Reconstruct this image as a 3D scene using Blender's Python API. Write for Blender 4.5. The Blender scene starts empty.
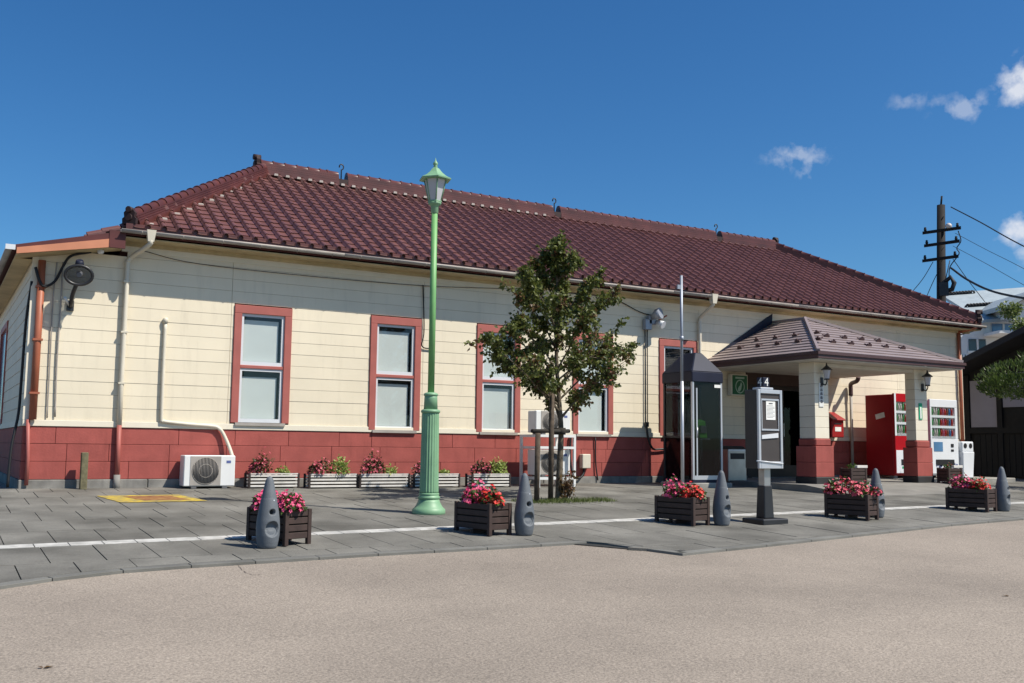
import bpy, bmesh, math, random
from mathutils import Vector, Matrix
random.seed(7)
R = math.radians
sc = bpy.context.scene
C = sc.collection

# ------------------------------------------------------------------ camera
FPX, CX, CY = 995.56, 512.0, 341.5
CAM = Vector((0.0, -16.5, 0.70))
YAW, PITCH, ROLL = R(30.23), R(6.03), R(0.662)
fw = Vector((math.sin(YAW)*math.cos(PITCH), math.cos(YAW)*math.cos(PITCH), math.sin(PITCH)))
rt0 = Vector((math.cos(YAW), -math.sin(YAW), 0)); up0 = rt0.cross(fw)
rt = rt0*math.cos(ROLL) + up0*math.sin(ROLL); up = -rt0*math.sin(ROLL) + up0*math.cos(ROLL)
cd = bpy.data.cameras.new('camera'); cam = bpy.data.objects.new('camera', cd); C.objects.link(cam)
cam.matrix_world = Matrix(((rt.x, up.x, -fw.x, CAM.x), (rt.y, up.y, -fw.y, CAM.y), (rt.z, up.z, -fw.z, CAM.z), (0, 0, 0, 1)))
cd.sensor_width = 36; cd.lens = FPX*36/1024; cd.clip_start = 0.1; cd.clip_end = 3000
sc.camera = cam
sc.view_settings.view_transform = 'Standard'; sc.view_settings.look = 'None'
sc.view_settings.gamma = 1; sc.view_settings.use_curve_mapping = False
sc.view_settings.exposure = 0.36

def ray(px, py): return fw + rt*((px-CX)/FPX) - up*((py-CY)/FPX)
def atY(px, py, y=0.0):
    d = ray(px, py); return CAM + d*((y-CAM.y)/d.y)
def atX(px, py, x):
    d = ray(px, py); return CAM + d*((x-CAM.x)/d.x)

# ------------------------------------------------------------------ sun + sky
EL = R(52); AZ = math.atan2(0.63, -0.777)
SUN = Vector((math.sin(AZ)*math.cos(EL), math.cos(AZ)*math.cos(EL), math.sin(EL)))
sl = bpy.data.lights.new('sun', 'SUN'); sl.energy = 4.9; sl.angle = R(0.53); sl.color = (1, 0.935, 0.835)
so = bpy.data.objects.new('sun', sl); C.objects.link(so)
so.rotation_euler = SUN.to_track_quat('Z', 'Y').to_euler(); so.location = (0, -20, 30)

w = bpy.data.worlds.new('World'); sc.world = w; w.use_nodes = True
nt = w.node_tree; nt.nodes.clear(); N = nt.nodes.new; L = nt.links.new
out = N('ShaderNodeOutputWorld'); bg = N('ShaderNodeBackground'); L(bg.outputs[0], out.inputs[0])
bg.inputs[1].default_value = 0.080
sky = N('ShaderNodeTexSky'); sky.sky_type = 'NISHITA'; sky.sun_disc = False
sky.sun_elevation = EL; sky.sun_rotation = AZ; sky.altitude = 300; sky.air_density = 1.0; sky.dust_density = 0.9; sky.ozone_density = 2.2
hsv = N('ShaderNodeHueSaturation'); hsv.inputs['Saturation'].default_value = 1.26; L(sky.outputs[0], hsv.inputs['Color'])
tint = N('ShaderNodeMix'); tint.data_type = 'RGBA'; tint.blend_type = 'MULTIPLY'; tint.inputs[0].default_value = 1; tint.inputs[7].default_value = (.62, .94, 1.13, 1); L(hsv.outputs[0], tint.inputs[6])
tc = N('ShaderNodeTexCoord')
def vm(op, a, b=None):
    n = N('ShaderNodeVectorMath'); n.operation = op
    for i, v in enumerate((a, b)):
        if v is None: continue
        if isinstance(v, (tuple, list, Vector)): n.inputs[i].default_value = tuple(v)
        else: L(v, n.inputs[i])
    return n
def mth(op, a, b=0.0, c=0.0, clamp=False):
    n = N('ShaderNodeMath'); n.operation = op; n.use_clamp = clamp
    for i, v in enumerate((a, b, c)):
        if isinstance(v, (int, float)): n.inputs[i].default_value = v
        else: L(v, n.inputs[i])
    return n.outputs[0]
nz = N('ShaderNodeTexNoise'); nz.inputs['Scale'].default_value = 60; nz.inputs['Detail'].default_value = 6; nz.inputs['Roughness'].default_value = 0.55
L(tc.outputs['Generated'], nz.inputs['Vector'])
total = None   # a few small fair-weather clouds, fixed by direction in the sky
for (px, py, a, b, dens) in ((798, 156, 26, 12, .36), (806, 166, 9, 18, .34), (909, 101, 17, 8, .24), (964, 108, 22, 13, .36), (938, 102, 10, 6, .2),
                             (1021, 84, 19, 22, .88), (1052, 82, 28, 26, .9), (1022, 231, 18, 17, .85), (1050, 240, 30, 22, .9)):
    d0 = ray(px, py).normalized(); ru = d0.cross(Vector((0, 0, 1))).normalized(); uu = ru.cross(d0)
    x = vm('DOT_PRODUCT', tc.outputs['Generated'], ru*(FPX/a)).outputs['Value']
    y = vm('DOT_PRODUCT', tc.outputs['Generated'], uu*(FPX/b)).outputs['Value']
    f = mth('GREATER_THAN', vm('DOT_PRODUCT', tc.outputs['Generated'], d0).outputs['Value'], 0.5)
    r2 = mth('SQRT', mth('ADD', mth('MULTIPLY', x, x), mth('MULTIPLY', y, y)))
    m = mth('SUBTRACT', mth('MULTIPLY', mth('SUBTRACT', 1.15, r2), 1.1), mth('MULTIPLY', mth('SUBTRACT', nz.outputs['Fac'], 0.40), -3.0 if dens > .8 else -4.6))
    m = mth('SUBTRACT', m, 0.55 if dens < .8 else 0.3)
    m = mth('MULTIPLY', m, mth('SUBTRACT', 1.6, r2, clamp=True), clamp=True)
    m = mth('MULTIPLY', mth('MULTIPLY', m, f), dens)
    total = m if total is None else mth('MAXIMUM', total, m)
mx = N('ShaderNodeMix'); mx.data_type = 'RGBA'; L(total, mx.inputs[0]); L(tint.outputs[2], mx.inputs[6]); mx.inputs[7].default_value = (7.6, 7.9, 8.6, 1)
L(mx.outputs[2], bg.inputs[0])

# ------------------------------------------------------------------ materials
MATS = {}
def mat(name, col, rough=0.7, metal=0.0, var=0.12, scale=3.0, bump=0.0, bscale=60.0, spec=0.4, col2=None, dirt=0.0, spk=0.0, coat=0.0, emit=None):
    m = bpy.data.materials.new(name); m.use_nodes = True; t = m.node_tree; b = t.nodes['Principled BSDF']
    b.inputs['Roughness'].default_value = rough; b.inputs['Metallic'].default_value = metal
    b.inputs['Specular IOR Level'].default_value = spec; b.inputs['Coat Weight'].default_value = coat
    geo = t.nodes.new('ShaderNodeNewGeometry')
    n1 = t.nodes.new('ShaderNodeTexNoise'); n1.inputs['Scale'].default_value = scale; n1.inputs['Detail'].default_value = 5
    t.links.new(geo.outputs['Position'], n1.inputs['Vector'])
    rp = t.nodes.new('ShaderNodeValToRGB'); rp.color_ramp.elements[0].position = 0.3; rp.color_ramp.elements[1].position = 0.7
    c2 = col2 or tuple(min(1, c*(1+var)) for c in col)
    c1 = tuple(c*(1-var) for c in col) if not col2 else col
    rp.color_ramp.elements[0].color = (*c1, 1); rp.color_ramp.elements[1].color = (*c2, 1)
    t.links.new(n1.outputs['Fac'], rp.inputs[0]); last = rp.outputs[0]
    if spk:
        n2 = t.nodes.new('ShaderNodeTexNoise'); n2.inputs['Scale'].default_value = bscale; n2.inputs['Detail'].default_value = 3; n2.inputs['Roughness'].default_value = .8
        t.links.new(geo.outputs['Position'], n2.inputs['Vector'])
        mr = t.nodes.new('ShaderNodeMapRange'); mr.inputs[1].default_value = .3; mr.inputs[2].default_value = .7; mr.inputs[3].default_value = 1-spk; mr.inputs[4].default_value = 1+spk
        t.links.new(n2.outputs['Fac'], mr.inputs[0])
        mm = t.nodes.new('ShaderNodeMix'); mm.data_type = 'RGBA'; mm.blend_type = 'MULTIPLY'; mm.inputs[0].default_value = 1
        t.links.new(last, mm.inputs[6]); t.links.new(mr.outputs[0], mm.inputs[7]); last = mm.outputs[2]
    if dirt:
        mp = t.nodes.new('ShaderNodeMapping'); mp.inputs['Scale'].default_value = (3.5, 3.5, 0.5); t.links.new(geo.outputs['Position'], mp.inputs[0])
        n3 = t.nodes.new('ShaderNodeTexNoise'); n3.inputs['Scale'].default_value = 1.6; n3.inputs['Detail'].default_value = 8; n3.inputs['Roughness'].default_value = .65
        t.links.new(mp.outputs[0], n3.inputs['Vector'])
        m3 = t.nodes.new('ShaderNodeMapRange'); m3.inputs[1].default_value = .52; m3.inputs[2].default_value = .8; m3.inputs[3].default_value = 1; m3.inputs[4].default_value = 1-dirt
        t.links.new(n3.outputs['Fac'], m3.inputs[0])
        mm = t.nodes.new('ShaderNodeMix'); mm.data_type = 'RGBA'; mm.blend_type = 'MULTIPLY'; mm.inputs[0].default_value = 1
        t.links.new(last, mm.inputs[6]); t.links.new(m3.outputs[0], mm.inputs[7]); last = mm.outputs[2]
    t.links.new(last, b.inputs['Base Color'])
    if bump:
        n4 = t.nodes.new('ShaderNodeTexNoise'); n4.inputs['Scale'].default_value = bscale; n4.inputs['Detail'].default_value = 4
        t.links.new(geo.outputs['Position'], n4.inputs['Vector'])
        bp = t.nodes.new('ShaderNodeBump'); bp.inputs['Strength'].default_value = bump; bp.inputs['Distance'].default_value = .01
        t.links.new(n4.outputs['Fac'], bp.inputs['Height']); t.links.new(bp.outputs[0], b.inputs['Normal'])
    if emit: b.inputs['Emission Color'].default_value = (*col, 1); b.inputs['Emission Strength'].default_value = emit
    MATS[name] = m; return m
def piecevar(name, amt):
    t = MATS[name].node_tree; b = t.nodes['Principled BSDF']; src = b.inputs['Base Color'].links[0].from_socket
    oi = t.nodes.new('ShaderNodeObjectInfo'); ge = t.nodes.new('ShaderNodeNewGeometry'); ad = t.nodes.new('ShaderNodeMath'); ad.operation = 'ADD'; t.links.new(oi.outputs['Random'], ad.inputs[0]); t.links.new(ge.outputs['Random Per Island'], ad.inputs[1])
    fr = t.nodes.new('ShaderNodeMath'); fr.operation = 'FRACT'; t.links.new(ad.outputs[0], fr.inputs[0])
    mr = t.nodes.new('ShaderNodeMapRange'); mr.inputs[3].default_value = 1-amt; mr.inputs[4].default_value = 1+amt; t.links.new(fr.outputs[0], mr.inputs[0])
    mm = t.nodes.new('ShaderNodeMix'); mm.data_type = 'RGBA'; mm.blend_type = 'MULTIPLY'; mm.inputs[0].default_value = 1; t.links.new(src, mm.inputs[6]); t.links.new(mr.outputs[0], mm.inputs[7]); t.links.new(mm.outputs[2], b.inputs['Base Color'])
def glass(name, tint, refl=0.03):
    m = bpy.data.materials.new(name); m.use_nodes = True; t = m.node_tree; t.nodes.clear()
    o = t.nodes.new('ShaderNodeOutputMaterial'); mi = t.nodes.new('ShaderNodeMixShader'); lw = t.nodes.new('ShaderNodeLayerWeight'); lw.inputs[0].default_value = .5
    pw = t.nodes.new('ShaderNodeMath'); pw.operation = 'POWER'; pw.inputs[1].default_value = 5; t.links.new(lw.outputs['Facing'], pw.inputs[0])
    ad = t.nodes.new('ShaderNodeMath'); ad.operation = 'MULTIPLY_ADD'; ad.inputs[1].default_value = .7; ad.inputs[2].default_value = refl; t.links.new(pw.outputs[0], ad.inputs[0])
    tr = t.nodes.new('ShaderNodeBsdfTransparent'); tr.inputs[0].default_value = (*tint, 1); gl = t.nodes.new('ShaderNodeBsdfGlossy'); gl.inputs['Roughness'].default_value = .02
    t.links.new(ad.outputs[0], mi.inputs[0]); t.links.new(tr.outputs[0], mi.inputs[1]); t.links.new(gl.outputs[0], mi.inputs[2]); t.links.new(mi.outputs[0], o.inputs[0])
    MATS[name] = m; return m
def leafmat(name, a, b_, trans=0.35, scale=9.0):
    m = bpy.data.materials.new(name); m.use_nodes = True; t = m.node_tree; b = t.nodes['Principled BSDF']; o = t.nodes['Material Output']
    geo = t.nodes.new('ShaderNodeNewGeometry'); rp = t.nodes.new('ShaderNodeValToRGB')
    rp.color_ramp.elements[0].color = (*a, 1); rp.color_ramp.elements[1].color = (*b_, 1); t.links.new(geo.outputs['Random Per Island'], rp.inputs[0])
    t.links.new(rp.outputs[0], b.inputs['Base Color']); b.inputs['Roughness'].default_value = .5
    tl = t.nodes.new('ShaderNodeBsdfTranslucent'); t.links.new(rp.outputs[0], tl.inputs[0]); mi = t.nodes.new('ShaderNodeMixShader'); mi.inputs[0].default_value = trans
    t.links.new(b.outputs[0], mi.inputs[1]); t.links.new(tl.outputs[0], mi.inputs[2]); t.links.new(mi.outputs[0], o.inputs[0])
    MATS[name] = m; return m

mat('cream', (.72, .64, .485), .6, var=.05, scale=1.2, dirt=.15, bump=.05, bscale=40)
mat('cream_trim', (.72, .66, .53), .55, var=.04)
mat('soffit', (.46, .37, .21), .7, var=.2, scale=2.5, dirt=.2)
mat('red_panel', (.33, .082, .068), .75, var=.12, scale=3.2, bump=.25, bscale=45, dirt=.24, spk=.06, spec=.25)
mat('red_casing', (.36, .105, .085), .55, var=.08, scale=4)
mat('joint_dark', (.10, .045, .04), .9)
mat('footing_dark', (.03, .028, .027), .6, var=.3)
mat('foundation', (.22, .21, .19), .9, var=.35, scale=3.5, dirt=.5, bump=.3)
mat('tile', (.150, .064, .055), .38, var=.14, scale=1.6, spec=.5, coat=.08, dirt=.18)
mat('tile_dark', (.03, .014, .013), .7)
mat('ridge_tile', (.088, .025, .021), .45, var=.25, scale=3, spec=.5)
mat('plaster', (.34, .30, .27), .8)
mat('fascia', (.085, .02, .018), .55, var=.2)
mat('gutter', (.34, .31, .275), .5, var=.18, scale=3, dirt=.25)
mat('pipe_cream', (.62, .57, .46), .5, var=.06)
mat('pipe_orange', (.34, .105, .055), .5, var=.15)
mat('orange_board', (.50, .20, .11), .6, var=.1)
mat('white_alu', (.62, .64, .66), .35, var=.03, spec=.5)
mat('blind', (.60, .61, .58), .85, var=.03)
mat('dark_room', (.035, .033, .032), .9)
mat('door_frame', (.03, .022, .018), .4, var=.2)
mat('brown_panel', (.05, .028, .02), .6)
mat('porch_roof', (.265, .21, .20), .45, var=.10, scale=2.5, spec=.5)
mat('porch_trim', (.075, .04, .04), .5)
mat('porch_ceiling', (.55, .52, .45), .7)
mat('display_back', (.055, .046, .042), .5)
mat('black_metal', (.02, .02, .022), .4, var=.2, spec=.5)
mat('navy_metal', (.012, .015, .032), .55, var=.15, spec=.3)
mat('steel', (.42, .41, .40), .35, metal=.85, var=.1, scale=5)
mat('silver', (.55, .56, .58), .38, metal=.5, var=.05)
mat('grey_pole', (.30, .33, .38), .45, metal=.3, var=.1)
mat('lamp_green', (.185, .345, .195), .5, var=.10, scale=6, spec=.5, dirt=.12)
mat('lamp_green_bright', (.15, .355, .12), .5, var=.08, scale=6, spec=.5)
mat('frosted', (.46, .46, .48), .3, var=.05)
mat('ac_white', (.70, .70, .68), .5, var=.03, dirt=.08)
mat('ac_grey', (.11, .11, .11), .55)
mat('wood_dark', (.030, .020, .017), .7, var=.3, scale=9, bump=.2, bscale=50)
mat('wood_brown', (.046, .028, .023), .7, var=.25, scale=9, bump=.2, bscale=50)  # one even brown for all sides of the dark planters
mat('soil', (.03, .02, .014), .95)
mat('white_slat', (.60, .57, .52), .65, var=.15, scale=6)
mat('bollard', (.115, .128, .142), .62, var=.12, scale=5, bump=.25, bscale=120, spk=.12)
mat('bollard_dark', (.012, .014, .016), .8)
mat('post_wood', (.14, .125, .07), .9, var=.35, scale=12, bump=.4, bscale=40)
mat('bark', (.12, .095, .065), .95, var=.4, scale=22, bump=.6, bscale=45)
mat('stake', (.075, .055, .038), .9, var=.35, scale=14)
mat('rope', (.03, .026, .02), .9)
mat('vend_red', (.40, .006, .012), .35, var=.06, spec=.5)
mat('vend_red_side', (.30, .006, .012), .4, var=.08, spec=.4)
mat('vend_white', (.72, .74, .76), .35, var=.03, spec=.5)
mat('black_plastic', (.02, .02, .022), .5)
mat('post_red', (.30, .016, .016), .45)
mat('paper', (.74, .74, .70), .8)
mat('ink', (.05, .05, .06), .8)
mat('blue_print', (.10, .13, .30), .7)
mat('sign_green', (.015, .12, .05), .5)
mat('sign_pale', (.35, .5, .4), .6)
mat('plate_green', (.02, .35, .17), .5)
mat('phone_green', (.10, .45, .06), .45)
mat('wall_white', (.76, .76, .75), .8, var=.06)
mat('plaster_grey', (.30, .28, .32), .8, var=.05)
mat('black_wood', (.007, .006, .006), .75, var=.3, scale=8)
mat('roof_dark', (.025, .024, .026), .7)
mat('roof_pale', (.34, .39, .41), .5, var=.1)
mat('window_blue', (.10, .22, .38), .12, spec=.8)
mat('window_dark', (.02, .025, .03), .15, spec=.8)
mat('pole_wood', (.010, .008, .008), .85, var=.35, scale=4)
mat('insulator', (.55, .50, .47), .4)
mat('cable', (.012, .012, .014), .6)
mat('concrete', (.26, .25, .225), .9, var=.2, scale=3, bump=.2)
mat('white_paint', (.44, .43, .40), .85, var=.28, scale=6, dirt=.4, bump=.2)
mat('slab', (.082, .078, .066), .88, var=.26, scale=1.1, bump=.3, bscale=70, spk=.26, dirt=.22, col2=(.200, .192, .168))
mat('slab_base', (.03, .03, .028), .95)
mat('kerb', (.145, .142, .128), .9, var=.18, scale=3, bump=.2)
mat('porch_floor', (.20, .19, .17), .9, var=.2, scale=2)
glass('pane_glass', (.95, .97, .97)); glass('booth_glass', (.52, .53, .55), .02); glass('clear_glass', (.96, .97, .97), .02); glass('dark_glass', (.3, .3, .3), .02)
leafmat('leaf_tree', (.036, .058, .012), (.19, .21, .048), .38)
leafmat('leaf_rust', (.09, .035, .016), (.15, .10, .03), .3)
leafmat('leaf_flower', (.03, .06, .012), (.09, .16, .03), .3)
leafmat('leaf_lime', (.16, .24, .03), (.42, .48, .16), .3)
leafmat('leaf_bronze', (.07, .045, .018), (.10, .10, .03), .3)
leafmat('pine_leaf', (.02, .045, .008), (.12, .175, .034), .3)
leafmat('vine_leaf', (.08, .13, .03), (.24, .28, .09), .3)
leafmat('petal_pink', (.52, .018, .10), (.82, .13, .27), .2)
leafmat('petal_red', (.55, .012, .015), (.75, .05, .025), .2)
leafmat('petal_coral', (.55, .025, .08), (.80, .16, .20), .2)
leafmat('petal_dull', (.34, .03, .06), (.62, .13, .17), .2)
leafmat('grass', (.05, .08, .014), (.16, .19, .05), .3)
for n_, a_ in (('slab', .07), ('tile', .10), ('cream', .018), ('red_panel', .05), ('white_paint', .10), ('kerb', .10), ('ridge_tile', .12)): piecevar(n_, a_)
# driveway: pinkish-beige exposed aggregate
m = mat('drive', (.262, .222, .181), .92, var=.15, scale=.55, bump=.5, bscale=60, spk=.45, dirt=.13)
mat('crack', (.13, .108, .092), .95)
m = mat('hydrant_paint', (.60, .42, .015), .8, var=.2, scale=9, col2=(.17, .15, .10))
m = mat('hydrant_red', (.20, .055, .03), .85, var=.2, scale=11, col2=(.33, .20, .06))
# bottles: random colours per island
m = bpy.data.materials.new('bottles'); m.use_nodes = True; t = m.node_tree; g_ = t.nodes.new('ShaderNodeNewGeometry'); rp = t.nodes.new('ShaderNodeValToRGB'); rp.color_ramp.interpolation = 'CONSTANT'
cols = [(.5, .04, .03), (.6, .55, .5), (.05, .2, .45), (.5, .3, .04), (.08, .3, .1), (.25, .1, .05), (.35, .45, .55), (.5, .12, .2)]
for i, c_ in enumerate(cols):
    e = rp.color_ramp.elements[i] if i < 2 else rp.color_ramp.elements.new(i/8)
    e.position = i/8; e.color = (*c_, 1)
t.links.new(g_.outputs['Random Per Island'], rp.inputs[0]); t.links.new(rp.outputs[0], t.nodes['Principled BSDF'].inputs['Base Color']); t.nodes['Principled BSDF'].inputs['Roughness'].default_value = .3
MATS['bottles'] = m

# ------------------------------------------------------------------ mesh helpers
class MB:
    def __init__(s): s.v = []; s.f = []; s.sm = []
    def add(s, vs, fs, smooth=False):
        o = len(s.v); s.v += [tuple(v) for v in vs]
        for f in fs: s.f.append(tuple(i+o for i in f)); s.sm.append(smooth)
        return s
    def box(s, x0, x1, y0, y1, z0, z1):
        return s.add([(x, y, z) for z in (z0, z1) for y in (y0, y1) for x in (x0, x1)],
                     [(0, 2, 3, 1), (4, 5, 7, 6), (0, 1, 5, 4), (1, 3, 7, 5), (3, 2, 6, 7), (2, 0, 4, 6)])
    def hexa(s, p): return s.add(p, [(0, 3, 2, 1), (4, 5, 6, 7), (0, 1, 5, 4), (1, 2, 6, 5), (2, 3, 7, 6), (3, 0, 4, 7)])
    def frustum(s, cx, cy, z0, z1, ax0, ay0, ax1, ay1):
        return s.hexa([(cx-ax0, cy-ay0, z0), (cx+ax0, cy-ay0, z0), (cx+ax0, cy+ay0, z0), (cx-ax0, cy+ay0, z0),
                       (cx-ax1, cy-ay1, z1), (cx+ax1, cy-ay1, z1), (cx+ax1, cy+ay1, z1), (cx-ax1, cy+ay1, z1)])
    def prism(s, poly, fn0, fn1):
        n = len(poly); a = [fn0(*p) for p in poly]; b = [fn1(*p) for p in poly]
        return s.add(a+b, [tuple(range(n))[::-1], tuple(range(n, 2*n))] + [(i, (i+1) % n, n+(i+1) % n, n+i) for i in range(n)])
    def tube(s, pts, r, n=8, caps=True):
        pts = [Vector(p) for p in pts]; rs = r if isinstance(r, (list, tuple)) else [r]*len(pts); vs = []; u = None
        for i, p in enumerate(pts):
            t = (pts[min(i+1, len(pts)-1)] - pts[max(i-1, 0)]).normalized()
            if u is None:
                u = t.cross(Vector((0, 0, 1)) if abs(t.z) < .9 else Vector((1, 0, 0))).normalized()
            u = (u - t*u.dot(t)).normalized(); v = t.cross(u)
            vs += [p + (u*math.cos(2*math.pi*k/n) + v*math.sin(2*math.pi*k/n))*rs[i] for k in range(n)]
        fs = [(i*n+k, i*n+(k+1) % n, (i+1)*n+(k+1) % n, (i+1)*n+k) for i in range(len(pts)-1) for k in range(n)]
        s.add(vs, fs, True)
        if caps:
            o = len(s.v)-len(vs); s.f.append(tuple(range(o, o+n))[::-1]); s.sm.append(False); s.f.append(tuple(range(o+(len(pts)-1)*n, o+len(pts)*n))); s.sm.append(False)
        return s
    def lathe(s, prof, n=24, cx=0, cy=0, cz=0, smooth=True, rot=0, fl=0, nf=0):
        vs = []
        for r, z in prof:
            for k in range(n):
                a = 2*math.pi*k/n + rot; rr = r*(1 - (fl*(1-abs(math.sin(a*nf/2))) if fl else 0)); vs.append((cx+rr*math.cos(a), cy+rr*math.sin(a), cz+z))
        fs = [(i*n+k, i*n+(k+1) % n, (i+1)*n+(k+1) % n, (i+1)*n+k) for i in range(len(prof)-1) for k in range(n)]
        s.add(vs, fs, smooth); o = len(s.v)-len(vs)
        s.f.append(tuple(range(o, o+n))[::-1]); s.sm.append(False); s.f.append(tuple(range(o+(len(prof)-1)*n, o+len(prof)*n))); s.sm.append(False)
        return s
    def mesh(s, name, bevel=0):
        me = bpy.data.meshes.new(name); me.from_pydata(s.v, [], s.f)
        me.polygons.foreach_set('use_smooth', s.sm)
        if bevel:
            bm = bmesh.new(); bm.from_mesh(me)
            ed = [e for e in bm.edges if len(e.link_faces) == 2 and e.calc_face_angle(0) > .6]
            bmesh.ops.bevel(bm, geom=ed, offset=bevel, segments=1, profile=.7, affect='EDGES', clamp_overlap=True); bm.to_mesh(me); bm.free()
        me.update(); return me
    def build(s, name, m, parent=None, loc=None, bevel=0, off=None):
        if off is not None: s.v = [(v[0]-off[0], v[1]-off[1], v[2]-off[2]) for v in s.v]
        me = s.mesh(name, bevel); me.materials.append(MATS[m]); o = bpy.data.objects.new(name, me); C.objects.link(o)
        o.parent = parent
        if loc is not None: o.location = loc
        return o
def tag(o, label, cat, group=None, kind=None):
    if label: o['label'] = label
    if cat: o['category'] = cat
    if group: o['group'] = group
    if kind: o['kind'] = kind
    return o
def thing(name, loc, label, cat, group=None, rz=0):
    o = bpy.data.objects.new(name, None); C.objects.link(o); o.location = loc; o.rotation_euler = (0, 0, rz); o.empty_display_size = .2
    return tag(o, label, cat, group)
def inst(name, me, parent, loc, rot=(0, 0, 0)):
    o = bpy.data.objects.new(name, me); C.objects.link(o); o.parent = parent; o.location = loc; o.rotation_euler = rot; return o
def copy_tree(o, parent=None):
    c = o.copy(); C.objects.link(c); c.parent = parent
    for ch in list(o.children): copy_tree(ch, c)
    return c
def curve(pts, n=8):
    """Catmull-Rom through the points"""
    P = [Vector(p) for p in pts]; P = [P[0]*2-P[1]] + P + [P[-1]*2-P[-2]]; o = []
    for i in range(1, len(P)-2):
        a, b, c, d = P[i-1:i+3]
        for k in range(n):
            t = k/n; o.append(.5*((2*b)+(c-a)*t+(2*a-5*b+4*c-d)*t*t+(3*b-a-3*c+d)*t**3))
    return o + [P[-2]]

# ------------------------------------------------------------------ ground
def clamp(v, a, b): return max(a, min(b, v))
def gz(x, y):
    yy = clamp(y, -22, 0)
    return .045*yy + .008*(clamp(x, -4, 30)-1.36)*clamp(-yy/5, 0, 1)
KERB = [(-14, -15.2), (-3, -10.4), (-1, -9.05), (0.53, -8.07), (.91, -7.86), (1.46, -7.68), (2.02, -7.62), (2.58, -7.60), (3.77, -7.55), (4.95, -7.56), (6.24, -7.54), (6.63, -8.58), (7.96, -8.40), (10.42, -8.02), (11.95, -7.78), (13.76, -7.62), (18, -7.4), (40, -6.6)]
def kerb(x):
    for (a, b), (c, d) in zip(KERB, KERB[1:]):
        if a <= x <= c: return b+(d-b)*(x-a)/(c-a)
    return KERB[-1][1]
xs = sorted(set([-900, -300, -100, -40, -22] + [x*2 for x in range(-10, 21)] + [60, 100, 300, 900])); ys = sorted(set([-900, -300, -100, -50, -30, -22, 4, 10, 30, 100, 300, 900] + [y for y in range(-21, 3)]))
mb = MB(); mb.add([(x, y, gz(x, y)-.03) for y in ys for x in xs], [(j*len(xs)+i, j*len(xs)+i+1, (j+1)*len(xs)+i+1, (j+1)*len(xs)+i) for j in range(len(ys)-1) for i in range(len(xs)-1)], True)
tag(mb.build('ground', 'drive'), 'pinkish beige aggregate driveway sloping up to the station', None, kind='structure')
# pavement bed
px_ = [x*.5 for x in range(-20, 61)]; vs = []; fs = []
for i, x in enumerate(px_):
    k0 = kerb(x)+.02
    for j in range(9):
        y = k0+(9-k0)*(j/8) if False else k0 + (0.3-k0)*j/8
        vs.append((x, y, gz(x, y)-.022))
for i in range(len(px_)-1):
    for j in range(8): fs.append((i*9+j, (i+1)*9+j, (i+1)*9+j+1, i*9+j+1))
pav = tag(MB().add(vs, fs).build('pavement', 'slab_base'), 'grey slab paved forecourt in front of the station', None, kind='structure')
slabs = []
rows = [(-9.0, -8.05), (-8.05, -7.13), (-7.13, -6.155), (-5.935, -5.0), (-5.0, -4.1), (-4.1, -3.2), (-3.2, -2.3), (-2.3, -1.4), (-1.4, -.6), (-.6, 0.0)]
for ri, (y0, y1) in enumerate(rows):
    x = -4.5 + (.225 if ri % 2 else 0) + random.uniform(0, .1)
    while x < 25:
        wd = .45
        a, b = x+.005, x+wd-.005; ya, yb = max(y0, kerb(a)+.118), max(y0, kerb(b)+.118)
        if min(ya, yb) < y1-.06:
            ya, yb = min(ya, y1-.02), min(yb, y1-.02)
            slabs.append(((a, ya+.001), (b, yb+.001), (b, y1-.001), (a, y1-.001)))
        x += wd
slabs.sort(key=lambda q: math.hypot(q[0][0]-CAM.x, q[0][1]-CAM.y) + (60 if q[0][0] < .2+(q[0][1]+8)*.0 and q[0][0] < -.2 else 0))
def slab_geo(mb, q, dz):
    mb.hexa([(x, y, gz(x, y)-.05) for x, y in q]+[(x, y, gz(x, y)+dz) for x, y in q])
rest = MB()
for i, q in enumerate(slabs):
    dz = random.uniform(-.003, .001)
    if i < 300:
        o = q[0]; mb = MB(); slab_geo(mb, q, dz); mb.build('paving_slab', 'slab', pav, loc=(o[0], o[1], 0), off=(o[0], o[1], 0))
    else: slab_geo(rest, q, dz)
tag(rest.build('paving_slab_field', 'slab', pav), None, None, kind='stuff')
x = -1.5
while x < 21.5:     # white block line
    q = ((x+.005, -6.152), (x+.298, -6.152), (x+.298, -5.938), (x+.005, -5.938)); mb = MB(); slab_geo(mb, q, .003); mb.build('white_paving_block', 'white_paint', pav, loc=(x, -6.2, 0), off=(x, -6.2, 0)); x += .303
for (a, b), (c, d) in zip(KERB[1:-1], KERB[2:]):   # kerb stones
    ln = math.hypot(c-a, d-b); n = max(1, round(ln/.75)); tx, ty = (c-a)/ln, (d-b)/ln; nx, ny = -ty*.115, tx*.115
    for i in range(n):
        t0, t1 = i/n+.003/ln, (i+1)/n-.003/ln
        p = [(a+(c-a)*t0, b+(d-b)*t0), (a+(c-a)*t1, b+(d-b)*t1)]; q = (p[0], p[1], (p[1][0]+nx, p[1][1]+ny), (p[0][0]+nx, p[0][1]+ny)); mb = MB(); slab_geo(mb, q, -.003)
        mb.build('kerb_stone', 'kerb', pav, loc=(p[0][0], p[0][1], 0), off=(p[0][0], p[0][1], 0), bevel=.003)

# ------------------------------------------------------------------ station building
bld = thing('station_building', (0, 0, 0), 'long cream and red clapboard station building with a red tiled hip roof', 'building')
XL, XR = 1.22, 23.2
DOOR = (15.75, 17.9)
WIN = [(4.27, 5.25, 1.04), (6.69, 7.68, .965), (8.84, 9.80, .965), (11.02, 12.0, .965), (13.2, 14.25, .965)]
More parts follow.
